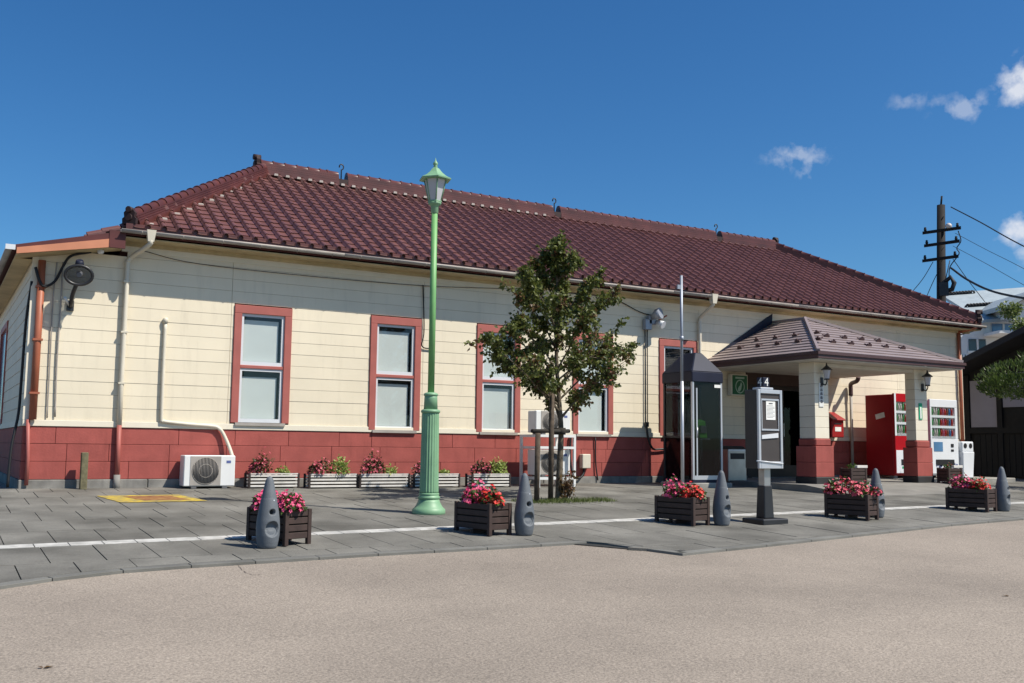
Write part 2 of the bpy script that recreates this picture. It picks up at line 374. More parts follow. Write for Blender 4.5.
# wall cores behind the cladding, room behind the doors
MB().box(XL+.03, 2.46, .16, 6.9, -.1, 3.5).build('wall', 'joint_dark', bld)
MB().box(2.46, DOOR[0]-.05, .16, 6.9, -.1, 3.9).build('wall', 'joint_dark', bld)
MB().box(DOOR[1]+.05, XR-.03, .16, 6.9, -.1, 3.9).build('wall', 'joint_dark', bld)
MB().box(DOOR[0]-.05, DOOR[1]+.05, .16, 6.9, 2.75, 3.9).build('wall', 'joint_dark', bld)
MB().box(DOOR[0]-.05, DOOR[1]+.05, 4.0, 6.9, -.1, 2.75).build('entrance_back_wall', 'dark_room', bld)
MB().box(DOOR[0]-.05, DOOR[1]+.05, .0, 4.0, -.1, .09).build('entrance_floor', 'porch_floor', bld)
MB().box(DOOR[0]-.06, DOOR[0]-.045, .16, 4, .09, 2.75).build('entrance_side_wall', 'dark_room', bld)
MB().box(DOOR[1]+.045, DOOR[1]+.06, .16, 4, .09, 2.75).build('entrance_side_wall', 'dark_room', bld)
# siding boards
JO = [XL, 2.55, 4.22, 7.73, 10.4, 14.30, 18.0, 20.7, XR]
zrow = [1.02+.2*i for i in range(15)]
board_count = 0
for z0 in zrow:
    z1 = min(z0+.2, 3.84)
    if z1-z0 < .03: continue
    segs = []
    for a, b in zip(JO, JO[1:]):
        cuts = [(a, b)]
        blocks = [(x0, x1) for x0, x1, zb in WIN if z0 < 3.0 and z1 > zb] + ([DOOR] if z0 < 2.62 else [])
        for x0, x1 in blocks:
            nc = []
            for p, q in cuts:
                if x1 <= p or x0 >= q: nc.append((p, q)); continue
                if x0 > p: nc.append((p, x0))
                if x1 < q: nc.append((x1, q))
            cuts = nc
        segs += cuts
    for a, b in segs:
        if b-a < .04 or (a < 2.5 and z1 > 3.64): continue
        j0, j1 = .004, .004; dy = random.uniform(-.0008, .0008)
        poly = [(-.001, z0+.004), (-.013+dy, z0+.004), (-.004+dy, z1), (.03, z1), (.03, z0+.004)]
        mb = MB(); poly = [(-.0075+dy, z0+.0030), (.03, z0+.0035), (.03, z1-.0005), (-.004+dy, z1-.0005)]
        mb.prism(poly, lambda y, z, a=a: (a+.003, y, z), lambda y, z, b=b: (b-.003, y, z))
        mb.build('siding_board', 'cream', bld)
# end wall (left) boards
for z0 in zrow:
    z1 = min(z0+.2, 3.5)
    if z1-z0 < .05: continue
    for a, b in ((.02, 5.0), (6.9, 9.0)) if 1.0 < z0 < 2.95 else ((.02, 9.0),):
        mb = MB(); poly = [(XL-.009, z0+.004), (XL+.03, z0+.004), (XL+.03, z1-.001), (XL-.003, z1-.001)]
        mb.prism(poly, lambda x, z, a=a: (x, a, z), lambda x, z, b=b: (x, b, z)); mb.build('siding_board', 'cream', bld)
MB().box(XL+.04, XL+2, 6.9, 9.0, -.1, 3.45).build('wall', 'joint_dark', bld)
MB().box(XL-.03, XL+.03, 4.97, 6.93, 1.0, 1.12).box(XL-.03, XL+.03, 4.97, 6.93, 2.9, 3.02).box(XL-.03, XL+.03, 4.97, 5.1, 1.12, 2.9).box(XL-.03, XL+.03, 6.8, 6.93, 1.12, 2.9).build('window_casing', 'red_casing', bld)
MB().box(XL+.01, XL+.02, 5.1, 6.8, 1.12, 2.9).build('window_pane', 'window_blue', bld)
# belt course and corner boards, frieze
for a, b in ((XL-.02, DOOR[0]-.1), (DOOR[1]+.1, XR)):
    MB().box(a, b, -.03, .03, .925, 1.02).build('belt_board', 'cream_trim', bld, bevel=.006)
MB().box(XL-.03, XL+.029, .03, 9.0, .925, 1.02).build('belt_board', 'cream_trim', bld)
MB().box(2.46, XR+.01, -.022, .04, 3.70, 3.842).build('frieze_board', 'cream_trim', bld)
MB().box(XR-.10, XR+.02, -.03, .04, 1.02, 3.70).build('corner_board', 'cream_trim', bld)
MB().box(XL-.02, XL+.07, -.03, .0, 1.02, 3.5).build('corner_board', 'cream_trim', bld)
MB().box(XR-.005, XR+.02, .04, 6.9, .1, 3.84).build('end_wall', 'cream', bld)
# wainscot panels, three courses
zc = [.13, .40, .665, .922]
for r in range(3):
    for a, b in ((XL-.01, DOOR[0]-.1), (DOOR[1]+.1, XR)):
        x = a; first = True
        while x < b-.01:
            wd = random.choice((.6, .9, .9, 1.0)) * (random.uniform(.35, .8) if first else 1); first = False
            x2 = min(b, x+wd)
            if b-x2 < .15: x2 = b
            MB().box(x+.0025, x2-.0025, -.012+random.uniform(-.002, .002), .05, zc[r]+.0025, zc[r+1]-.0025).build('wainscot_panel', 'red_panel', bld, bevel=.004)
            x = x2
    MB().box(XL-.01, XL+.04, .055, 9, zc[r]+.003, zc[r+1]-.003).build('wainscot_panel', 'red_panel', bld)
for a, b in ((XL-.03, DOOR[0]-.1), (DOOR[1]+.1, XR)):
    x = a
    while x < b-.05:
        x2 = min(b, x+1.83); MB().box(x+.004, x2-.004, -.035, .05, -.12, .128).build('foundation_block', 'foundation', bld, bevel=.01); x = x2
MB().box(XL-.03, XL+.04, .055, 9, -.12, .128).build('foundation_block', 'foundation', bld)

# windows
def window(x0, x1, zb, zt=3.0, dark=False):
    gr_ = random.uniform(.055, .095)
    f = MB(); c = .125; y0, y1 = -.035, .06
    f.box(x0, x1, y0, y1, zt-.14, zt); f.box(x0, x0+c, y0, y1, zb, zt-.14); f.box(x1-c, x1, y0, y1, zb, zt-.14)
    zm = zb+(zt-zb)*.462; f.box(x0+c, x1-c, -.02, y1, zm, zm+.055)
    wdw = f.build('window', 'red_casing', bld, bevel=.006)
    MB().box(x0+.07, x1-.07, -.06, -.036, zb-.045, zb+.004).build('sill', 'gutter', wdw)
    for a, b in ((zb+.01, zm), (zm+.055, zt-.14)):
        g = MB(); u, v = x0+c, x1-c; t = .042
        g.box(u, v, .0, .045, a, a+t+.02); g.box(u, v, .0, .045, b-t, b); g.box(u, u+t, .0, .045, a+t+.02, b-t); g.box(v-t, v, .0, .045, a+t+.02, b-t); g.build('sash', 'white_alu', wdw)
        MB().box(u+t-.002, v-t+.002, .018, .022, a+t+.018, b-t+.002).build('pane', 'pane_glass', wdw)
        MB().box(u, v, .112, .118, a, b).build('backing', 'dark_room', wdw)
        if not dark: MB().box(u+.01, v-gr_, .072, .078, a+.03, b-random.uniform(.09, .14)).build('blind', 'blind', wdw)
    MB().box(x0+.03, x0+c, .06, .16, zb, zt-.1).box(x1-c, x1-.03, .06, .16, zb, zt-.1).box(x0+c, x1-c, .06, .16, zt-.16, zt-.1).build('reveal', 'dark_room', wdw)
for i, (a, b, zb) in enumerate(WIN): window(a, b, zb, dark=(i == 4))
# entrance: header, posts, sliding doors
MB().box(DOOR[0]-.1, DOOR[1]+.1, -.03, .16, 2.15, 2.66).build('transom_panel', 'brown_panel', bld)
MB().box(DOOR[0]-.12, DOOR[0]+.02, -.035, .16, .08, 2.15).build('door_post', 'door_frame', bld)
MB().box(DOOR[1]-.02, DOOR[1]+.12, -.035, .16, .08, 2.15).build('door_post', 'door_frame', bld)
dw = (DOOR[1]-DOOR[0]-.04)/2
for i in range(2):
    a = DOOR[0]+.02+i*dw; b = a+dw+(.03 if i == 0 else 0); y = .05+.05*i
    g = MB(); g.box(a, b, y, y+.04, .09, .35).box(a, b, y, y+.04, 2.05, 2.15).box(a, a+.07, y, y+.04, .35, 2.05).box(b-.07, b, y, y+.04, .35, 2.05)
    d = g.build('sliding_door', 'door_frame', bld); MB().box(a+.06, b-.06, y+.018, y+.022, .34, 2.06).build('pane', 'dark_glass', d)
    MB().box(b-.05 if i == 0 else a+.02, b-.02 if i == 0 else a+.05, y-.03, y, 1.0, 1.3).build('handle', 'steel', d)

# roof
EY, EZ = -.46, 4.005; RY, RZ = 3.3, 6.20; TH = math.atan2(RZ-EZ, RY-EY); SL = math.hypot(RZ-EZ, RY-EY)
EXL, EXR, RXL, RXR = 2.42, 23.5, 5.62, 19.85; BY = 2*RY-EY
rf = MB(); dz = -.035
P = [(EXL, EY, EZ+dz), (EXR, EY, EZ+dz), (EXR, BY, EZ+dz), (EXL, BY, EZ+dz), (RXL, RY, RZ+dz), (RXR, RY, RZ+dz)]
rf.add(P, [(0, 1, 5, 4), (1, 2, 5), (2, 3, 4, 5), (3, 0, 4), (3, 2, 1, 0)])
roof = rf.build('roof', 'tile_dark', bld)
TP = [(-.011, .004), (.018, -.006), (.072, -.010), (.130, -.009), (.164, -.004), (.170, .046), (.192, .068), (.226, .060), (.246, .018)]
def tile_verts(pw=.24, ln=.26):
    V = []; F_ = []; n = len(TP)
    for v, h in ((0, .020), (ln*.5, .010), (ln, .0)): V += [(u, v, z+h) for u, z in TP]
    for r_ in range(2): F_ += [(r_*n+i, r_*n+i+1, (r_+1)*n+i+1, (r_+1)*n+i) for i in range(n-1)]
    o = len(V); V += [(u, 0, z+.020) for u, z in TP] + [(u, .004, z+.020-.015) for u, z in TP]
    F_ += [(o+n+i, o+n+i+1, o+i+1, o+i) for i in range(n-1)]
    o = len(V); V += [(TP[-1][0], 0, TP[-1][1]+.020), (TP[-1][0], ln, TP[-1][1]), (TP[-1][0], ln, TP[-1][1]-.03), (TP[-1][0], 0, TP[-1][1])]; F_.append((o, o+1, o+2, o+3)[::-1])
    return V, F_
TV, TF = tile_verts(); TS = [True]*(2*(len(TP)-1)) + [False]*len(TP)
tb = MB(); tb.v = TV; tb.f = TF; tb.sm = TS[:len(TF)]; tile_me = tb.mesh('roof_tile'); tile_me.materials.append(MATS['tile'])
gauge = .222; front = []
nrow = int(SL/gauge)
for r in range(nrow+1):
    v = r*gauge; y = EY+v*math.cos(TH); z = EZ+v*math.sin(TH); tt = (v+.12)/SL
    xl, xr = EXL+(RXL-EXL)*tt, EXR+(RXR-EXR)*tt
    if tt > 1: continue
    k = 0; x = EXL-.1
    while x < EXR:
        if xl-.02 < x+.12 < xr+.02: front.append((x, y, z))
        x += .24
front.sort(key=lambda p: (Vector(p)-CAM).length)
tiles_rest = MB()
Mx = Matrix.Rotation(TH, 4, 'X')
for i, p in enumerate(front):
    jit = random.uniform(-.004, .004)
    if i < 300: inst('roof_tile', tile_me, roof, (p[0], p[1]+jit, p[2]+random.uniform(-.002, .003)), (TH, 0, random.uniform(-.008, .008)))
    else:
        M = Matrix.Translation((p[0], p[1]+jit, p[2])) @ Matrix.Rotation(random.uniform(-.008, .008), 4, 'Z') @ Mx; o = len(tiles_rest.v)
        tiles_rest.v += [tuple(M @ Vector(q)) for q in TV]; tiles_rest.f += [tuple(a+o for a in f) for f in TF]; tiles_rest.sm += tb.sm
# left end slope
TH2 = math.atan2(RZ-EZ, RXL-EXL); SL2 = math.hypot(RZ-EZ, RXL-EXL)
for r in range(int(SL2/gauge)+1):
    v = r*gauge; tt = (v+.12)/SL2
    if tt > 1: continue
    x = EXL+v*math.cos(TH2); z = EZ+v*math.sin(TH2); ya, yb = EY+(RY-EY)*tt, BY+(RY-BY)*tt; y = BY+.1
    while y > EY:
        if ya < y-.13 < yb:
            M = Matrix.Translation((x, y, z)) @ Matrix.Rotation(-math.pi/2, 4, 'Z') @ Matrix.Rotation(TH2, 4, 'X'); o = len(tiles_rest.v)
            tiles_rest.v += [tuple(M @ Vector(q)) for q in TV]; tiles_rest.f += [tuple(a+o for a in f) for f in TF]; tiles_rest.sm += tb.sm
        y -= .24
TH3 = math.atan2(.20, .50)
for r in range(2):
    for k in range(30):
        M = Matrix.Translation((1.92+r*gauge*math.cos(TH3), EY+.33+k*.24, 3.80+r*gauge*math.sin(TH3))) @ Matrix.Rotation(-math.pi/2, 4, 'Z') @ Matrix.Rotation(TH3, 4, 'X'); o = len(tiles_rest.v)
        tiles_rest.v += [tuple(M @ Vector(q)) for q in TV]; tiles_rest.f += [tuple(a+o for a in f) for f in TF]; tiles_rest.sm += tb.sm
MB().hexa([(1.94, EY+.06, 3.70), (2.44, EY+.06, 3.72), (2.44, BY-.1, 3.72), (1.94, BY-.1, 3.70), (1.94, EY+.06, 3.80), (2.44, EY+.06, 3.99), (2.44, BY-.1, 3.99), (1.94, BY-.1, 3.80)]).build('skirt_roof', 'tile_dark', bld)
tag(tiles_rest.build('roof_tile_field', 'tile', roof), None, None, kind='stuff')
# ridges: stacked flat courses and round caps
def ridge_line(A, B, h, wd, caps=True, name='ridge'):
    A, B = Vector(A), Vector(B); d = (B-A); ln = d.length; d.normalize(); side = d.cross(Vector((0, 0, 1))).normalized(); upv = side.cross(d)
    mb = MB(); n = 4
    for i in range(n):
        hw = wd*(1-.09*i)/2; z0, z1 = h*i/n, h*(i+1)/n-.006
        c = [A+side*s*hw+upv*zz for s, zz in ((-1, z0-.06*(i == 0)), (1, z0-.06*(i == 0)), (1, z1), (-1, z1))]; e = [p+d*ln for p in c]
        mb.hexa([c[0], c[1], e[1], e[0], c[3], c[2], e[2], e[3]])
    mb.build(name, 'ridge_tile', roof)
    return A, B, d, side, upv, ln
cap = MB(); n_ = 8
for j, (v, r_) in enumerate(((0, .098), (.03, .10), (.031, .088), (.255, .080))):
    cap.v += [(r_*math.cos(math.pi*k/n_), v, r_*math.sin(math.pi*k/n_)) for k in range(n_+1)]
for j in range(3):
    for k in range(n_): cap.f.append((j*9+k, j*9+k+1, (j+1)*9+k+1, (j+1)*9+k)); cap.sm.append(True)
cap.f.append(tuple(range(9))); cap.sm.append(False)
cap_me = cap.mesh('ridge_cap'); cap_me.materials.append(MATS['ridge_tile'])
def caps_on(A, B, h, sgn=1):
    A, B = Vector(A), Vector(B); d = (B-A); ln = d.length; d.normalize(); side = d.cross(Vector((0, 0, 1))).normalized(); upv = side.cross(d)
    n = int(ln/.25)
    M = Matrix((side, d, upv)).transposed().to_euler()
    for i in range(n+1):
        p = A+d*min(i*.25, ln-.25)+upv*(h-.015); inst('ridge_cap', cap_me, roof, p, M)
RH = .19
breaks = [RXL-.1, 7.20, 12.60, 17.72, RXR+.05]
for a, b in zip(breaks, breaks[1:]):
    A, B = (a+(.18 if a > 6 else 0), RY, RZ+.02), (b-.02, RY, RZ+.02); ridge_line(A, B, RH, .30, name='ridge'); caps_on(A, B, RH)
hipL = ((EXL+.12, EY+.12*1.18, EZ+.10), (RXL, RY, RZ+.03)); hipR = ((EXR-.1, EY+.12, EZ+.10), (RXR, RY, RZ+.03))
for A, B in (hipL, hipR): ridge_line(A, B, .13, .27, name='hip_ridge'); caps_on(A, B, .13)
hb = ((EXL+.1, BY-.12, EZ+.1), (RXL, RY, RZ+.03)); ridge_line(*hb, .13, .27, name='hip_ridge')
def ornament(loc, rz, s=1.0):
    prof = [(-.20, -.10), (.20, -.10), (.21, .05), (.15, .10), (.17, .22), (.10, .30), (0, .34), (-.10, .30), (-.17, .22), (-.15, .10), (-.21, .05)]
    mb = MB(); mb.prism(prof, lambda a, b: (a*s, -.05*s, b*s), lambda a, b: (a*s, .06*s, b*s)); mb.tube([(0, -.12*s, .30*s), (0, .1*s, .30*s)], .085*s, 10); mb.tube([(0, -.10*s, .08*s), (0, 0, .08*s)], .10*s, 10)
    o = mb.build('ridge_end_ornament', 'tile_dark', roof, loc=loc); o.rotation_euler = (0, 0, rz)
ornament((hipL[0][0]-.04, hipL[0][1]-.06, hipL[0][2]+.02), R(-40), .56)
ornament((RXL-.16, RY, RZ+.12), R(-90), .68); ornament((RXR+.10, RY, RZ+.12), R(90), .62); ornament((hipR[0][0]+.05, hipR[0][1]-.06, hipR[0][2]), R(42), .75)
for xb in breaks[1:-1]:
    mb = MB(); pts = [(xb+.07, RY, RZ+.1), (xb+.07, RY, RZ+.34)] + [(xb+.07+.05*math.sin(a), RY-.0, RZ+.40-.06*math.cos(a)) for a in (0.3, 1, 1.8, 2.6, 3.4, 4.2, 5.0)]
    mb.tube(pts, .014, 6); mb.build('ridge_hook', 'black_metal', roof)
    MB().box(xb-.02, xb+.19, RY-.14, RY+.14, RZ-.03, RZ+.10).build('ridge_saddle', 'tile_dark', roof)
# white mortar dabs under the ridge and along the left hip
mb = MB()
x = RXL+.15
while x < 12.4:
    mb.hexa([(x, RY-.18, RZ-.05), (x+.09, RY-.18, RZ-.05), (x+.09, RY-.13, RZ-.03), (x, RY-.13, RZ-.03), (x+.01, RY-.175, RZ-.005), (x+.08, RY-.175, RZ-.005), (x+.08, RY-.13, RZ+.01), (x+.01, RY-.13, RZ+.01)]); x += .24
A, B = Vector(hipL[0]), Vector(hipL[1]); d = B-A; nn = int((B.x-A.x)/.24)
for i in range(nn):
    p = A+d*((i+.55)/nn); q = p+Vector((.155, -.09, -.075)); mb.hexa([q+Vector(o) for o in ((-.05, -.02, -.02), (.05, -.02, -.02), (.05, .05, .0), (-.05, .05, .0), (-.045, -.02, .01), (.045, -.02, .01), (.045, .05, .04), (-.045, .05, .04))])
tag(mb.build('mortar', 'plaster', roof), None, None, kind='stuff')
MB().box(EXL+.02, EXR-.02, EY+.012, EY+.03, EZ-.035, EZ+.062).build('eave_closure', 'ridge_tile', bld)
# eaves: fascia, soffit, gutter
MB().box(EXL-.02, EXR+.02, EY+.02, EY+.05, 3.885, EZ-.03).build('fascia_board', 'fascia', bld)
MB().box(EXL-.03, EXL, EY+.02, BY, 3.80, EZ-.03).build('fascia_board', 'fascia', bld)
MB().box(EXR-.01, EXR+.02, EY+.05, BY, 3.86, EZ-.03).build('fascia_board', 'fascia', bld)
MB().box(EXL, EXR, EY+.05, 0.02, 3.845, 3.862).build('soffit', 'soffit', bld)
MB().box(XR+.02, EXR-.01, 0.02, 6.9, 3.845, 3.862).build('soffit', 'soffit', bld)
MB().box(EXL, EXR, -.09, -.022, 3.79, 3.845).build('cornice_board', 'soffit', bld)
def gutter(A, B, r=.055):
    A, B = Vector(A), Vector(B); d = (B-A).normalized(); s = d.cross(Vector((0, 0, 1))).normalized(); mb = MB(); n = 8; V = []
    for p in (A, B):
        for rr in (r, r-.006): V += [p+s*(rr*math.cos(math.pi+math.pi*k/n))+Vector((0, 0, rr*math.sin(math.pi+math.pi*k/n))) for k in range(n+1)]
    m_ = n+1; F_ = []
    for k in range(n): F_ += [(k, k+1, 2*m_+k+1, 2*m_+k), (m_+k+1, m_+k, 3*m_+k, 3*m_+k+1), (k, m_+k, m_+k+1, k+1), (2*m_+k, 2*m_+k+1, 3*m_+k+1, 3*m_+k)]
    F_ += [(0, 2*m_, 3*m_, m_), (n, m_+n, 3*m_+n, 2*m_+n)]
    return mb.add(V, F_, True)
x = EXL-.06; GY = -.51; GZ = 3.955
while x < EXR:
    x2 = min(x+3.6, EXR+.02); g = gutter((x, GY, GZ), (x2+.01, GY, GZ)).build('gutter', 'gutter', bld)
    k = x+.3
    while k < x2:
        MB().tube([(k, EY+.02, 3.95), (k, GY+.05, GZ-.01)] + [(k, GY-.06*math.sin(a)*1.0 if False else GY+.06*math.cos(a), GZ+.06*math.sin(a)) for a in (-.3, -.9, -1.57, -2.2, -2.9)], .006, 5).build('gutter_bracket', 'gutter', g); k += .62
    x = x2
# downspouts
mb = MB(); mb.frustum(2.80, GY, 3.80, 3.98, .045, .04, .07, .06); mb.tube(curve([(2.80, GY, 3.84), (2.79, GY+.02, 3.76), (2.62, -.12, 3.62), (2.55, -.07, 3.52), (2.55, -.07, 3.3), (2.55, -.07, .95)], 4), .038, 10)
dsp = mb.build('downspout', 'pipe_cream', bld); MB().tube([(2.55, -.075, .96), (2.555, -.075, .18)], .036, 10).build('lower_pipe', 'red_casing', dsp); MB().tube([(2.555, -.075, .2), (2.555, -.075, -.06)], .05, 10).build('pipe_shoe', 'foundation', dsp)
mb = MB(); mb.frustum(14.27, GY, 3.78, 3.98, .05, .05, .08, .07); mb.tube(curve([(14.27, GY, 3.82), (14.27, GY+.03, 3.74), (14.27, -.14, 3.56), (14.27, -.07, 3.46), (14.27, -.07, 3.2), (14.27, -.07, .15)], 4), .038, 10); mb.build('downspout', 'pipe_cream', bld)
MB().tube([(23.06, -.075, 3.84), (23.06, -.075, .12)], .045, 10).tube([(23.06, -.075, 3.8), (23.2, GY, 3.9)], .04, 8).build('downspout', 'pipe_orange', bld)
MB().tube([(1.33, -.075, 3.42), (1.33, -.075, 1.02)], .055, 10).build('downspout', 'pipe_orange', bld)
MB().tube([(1.27, -.07, 1.02), (1.30, -.07, .45), (1.30, -.07, .05)], .028, 8).build('drain_pipe', 'red_casing', bld)
for z in (3.0, 2.2, 1.4): MB().box(1.26, 1.40, -.14, -.03, z, z+.03).build('pipe_clip', 'pipe_orange', bld)
for z in (3.2, 2.4, 1.6): MB().box(2.50, 2.60, -.112, -.02, z, z+.025).build('pipe_clip', 'pipe_cream', bld)
# lean-to roof over the left bay
A0, A1 = Vector((.90, -.46, 3.50)), Vector((2.40, -.46, 3.83))
mb = MB(); mb.hexa([A0+Vector((0, 0, 0)), A1, A1+Vector((0, 9.4, 0)), A0+Vector((0, 9.4, 0)), A0+Vector((0, 0, .05)), A1+Vector((0, 0, .10)), A1+Vector((0, 9.4, .10)), A0+Vector((0, 9.4, .05))]); lt = mb.build('lean_to_roof', 'fascia', bld)
mb = MB(); a, b = Vector((.95, -.475, 3.425)), Vector((2.20, -.475, 3.655)); mb.hexa([a, b, b+Vector((0, .03, 0)), a+Vector((0, .03, 0)), a+Vector((0, 0, .09)), b+Vector((0, 0, .13)), b+Vector((0, .03, .13)), a+Vector((0, .03, .09))]); mb.build('barge_board', 'orange_board', bld)
MB().box(2.205, 2.44, -.47, -.42, 3.66, 3.93).build('barge_end', 'fascia', bld)
g = gutter((.86, -.5, 3.53), (.86, 8.9, 3.53), .05).build('gutter', 'gutter', bld); MB().box(.80, .93, -.515, -.505, 3.47, 3.545).build('gutter_end', 'white_alu', g)
mb = MB(); mb.hexa([(.95, -.42, 3.42), (2.44, -.42, 3.70), (2.44, -.01, 3.70), (.95, -.01, 3.42), (.95, -.42, 3.435), (2.44, -.42, 3.715), (2.44, -.01, 3.715), (.95, -.01, 3.435)]); mb.build('soffit', 'soffit', bld)
mb = MB(); mb.hexa([(.95, -.01, 3.42), (1.2, -.01, 3.42), (1.2, 9, 3.42), (.95, 9, 3.42), (.95, -.01, 3.435), (1.2, -.01, 3.435), (1.2, 9, 3.435), (.95, 9, 3.435)]); mb.build('soffit', 'soffit', bld)

# ------------------------------------------------------------------ entrance porch
PX0, PX1, PYF = 14.36, 18.64, -3.3
por = thing('entrance_porch', (16.6, -1.6, 0), 'hipped entrance porch on two cream and red columns', 'porch')
PO = (16.6, -1.6, 0)
def pb(mb, name, m, bevel=0, parent=None): return mb.build(name, m, parent or por, off=PO, bevel=bevel)
fv = [(x, y, z) for y, z in ((-4.3, None), (-3.05, .055), (-.04, .075)) for x in (14.2, 18.95)]
fv = [(x, y, gz(x, y)+.006 if z is None else z) for x, y, z in fv]
pb(MB().add(fv+[(x, y, z-.3) for x, y, z in fv], [(0, 1, 3, 2), (2, 3, 5, 4), (0, 2, 8, 6), (2, 4, 10, 8), (1, 7, 9, 3), (3, 9, 11, 5), (0, 6, 7, 1)]), 'porch_floor', 'porch_floor')
pb(MB().box(18.96, 22.9, -1.6, -.04, -.2, .085), 'machine_plinth', 'concrete', .015)
ez = 2.545; ax, ay, az = 16.5, -.975, 3.55
rv = [(PX0, PYF, ez), (PX1, PYF, ez), (PX1, -.005, ez), (PX0, -.005, ez), (ax, ay, az), (ax, -.005, az)]
mb = MB(); mb.add(rv, [(0, 1, 4), (0, 4, 5, 3), (1, 2, 5, 4), (3, 2, 1, 0)]); proof = pb(mb, 'porch_roof', 'porch_roof')
# stepped metal courses on the porch roof
def lerp(a, b, t): return tuple(p+(q-p)*t for p, q in zip(a, b))
nc = 13
for tri in (((rv[0], rv[1]), (rv[4], rv[4])), ((rv[3], rv[0]), (rv[5], rv[4])), ((rv[1], rv[2]), (rv[4], rv[5]))):
    (a, b), (c, d) = tri
    nrm = (Vector(b)-Vector(a)).cross(Vector(c)-Vector(a)).normalized()
    for i in range(nc):
        t0, t1 = i/nc, (i+1)/nc; p0, p1, p2, p3 = lerp(a, c, t0), lerp(b, d, t0), lerp(b, d, t1), lerp(a, c, t1)
        lo, hi = nrm*.024, nrm*.004
        q = [Vector(p0)+lo, Vector(p1)+lo, Vector(p2)+hi, Vector(p3)+hi]
        mb = MB(); mb.add([Vector(p0), Vector(p1)]+q, [(2, 3, 4, 5), (0, 1, 3, 2)]); pb(mb, 'roof_course', 'porch_roof', parent=proof).location = (0, 0, 0)
for o in proof.children: o.location = (0, 0, 0)
for A, B in ((rv[0], rv[4]), (rv[1], rv[4]), (rv[4], rv[5])):
    A, B = Vector(A)+Vector((0, 0, .02)), Vector(B)+Vector((0, 0, .03)); d = (B-A).normalized(); s = d.cross(Vector((0, 0, 1))).normalized(); u = s.cross(d)
    mb = MB(); c = [(-.045, -.01), (.045, -.01), (.025, .04), (-.025, .04)]; p = [A+s*x+u*y for x, y in c]; q = [B+s*x+u*y for x, y in c]
    mb.hexa([p[0], p[1], q[1], q[0], p[3], p[2], q[2], q[3]]); pb(mb, 'hip_cap', 'porch_trim' if A.y < -3 and False else 'porch_roof', parent=proof)
a, b = Vector((PX0+.35, -.03, ez+.17)), Vector((ax-.05, -.03, az+.0)); pb(MB().hexa([a, b, b+Vector((0, .024, 0)), a+Vector((0, .024, 0)), a+Vector((.02, 0, .03)), b+Vector((.02, 0, .24)), b+Vector((.02, .024, .24)), a+Vector((.02, .024, .03))]), 'eave_shadow_strip', 'navy_metal')  # dark strip modelled for the eave shadow where porch roof meets wall
# snow guards
sgm = MB(); sgm.hexa([(-.075, -.012, 0), (.075, -.012, 0), (.075, .012, 0), (-.075, .012, 0), (-.06, -.012, .05), (.06, -.012, .05), (.06, .012, .05), (-.06, .012, .05)]); sgm.box(-.02, .02, .012, .12, .0, .02); sgm.box(-.02, .02, -.012, .012, .05, .08)
sg_me = sgm.mesh('snow_guard'); sg_me.materials.append(MATS['porch_trim'])
def guard(p, rz, pitch): o = inst('snow_guard', sg_me, proof, Vector(p)-Vector(PO), (pitch, 0, rz))
s1 = (az-ez)/(ax-PX0)
for row, dx, ys_ in ((0, .62, (-2.75, -2.2, -1.65, -1.1, -.55)), (1, 1.02, (-2.35, -1.75, -1.2, -.65))):
    for y in ys_: guard((PX0+dx, y, ez+dx*s1+.015), -math.pi/2, math.atan(s1))
s2 = (az-ez)/(ay-PYF)
for row, dy in ((0, .62), (1, 1.02)):
    w_ = (ay-PYF-dy)/(ay-PYF); n = 7 - row
    for i in range(n):
        x = ax+(i-(n-1)/2)*.52
        if abs(x-ax) < 2.15*w_-.15: guard((x, PYF+dy, ez+dy*s2+.015), 0, math.atan(s2))
# fascia, ceiling, gutter edge
pb(MB().box(PX0-.02, PX1+.02, PYF-.02, PYF+.02, 2.43, 2.54), 'fascia_board', 'porch_trim')
pb(MB().box(PX0-.02, PX0+.02, PYF+.02, -.01, 2.43, 2.54), 'fascia_board', 'porch_trim')
pb(MB().box(PX1-.02, PX1+.02, PYF+.02, -.01, 2.43, 2.54), 'fascia_board', 'porch_trim')
pb(MB().box(PX0-.045, PX1+.045, PYF-.045, PYF-.02, 2.50, 2.552), 'drip_edge', 'porch_trim')
pb(MB().box(PX0-.045, PX0-.02, PYF-.02, -.01, 2.50, 2.552), 'drip_edge', 'porch_trim')
pb(MB().box(PX0+.02, PX1-.02, PYF+.02, -.02, 2.405, 2.425), 'ceiling', 'porch_ceiling')
pb(MB().box(14.78, 18.2, -2.80, -2.52, 2.33, 2.405), 'beam', 'porch_ceiling', .01)
for sx, dp in ((14.76, .40), (17.70, .24)):
    wd = .38; CYF = -2.82
    col = pb(MB().box(sx+.01, sx+wd-.01, CYF+.01, CYF+dp-.01, .3, 2.405), 'column', 'joint_dark')
    n = 7
    for i in range(n):
        z0 = .925+i*(1.48/n); z1 = .925+(i+1)*(1.48/n)
        pb(MB().box(sx, sx+wd, CYF, CYF+dp, z0+.002, z1-.002), 'column_block', 'cream_trim', .004, col)
    pb(MB().box(sx-.025, sx+wd+.025, CYF-.025, CYF+dp+.025, .78, .925), 'plinth_cap', 'red_panel', .02, col)
    pb(MB().box(sx-.055, sx+wd+.055, CYF-.055, CYF+dp+.055, .47, .778), 'plinth_block', 'red_panel', .006, col)
    pb(MB().box(sx-.055, sx+wd+.055, CYF-.055, CYF+dp+.055, .19, .467), 'plinth_block', 'red_panel', .006, col)
    pb(MB().box(sx-.07, sx+wd+.07, CYF-.07, CYF+dp+.07, .03, .188), 'footing', 'footing_dark', .01, col)
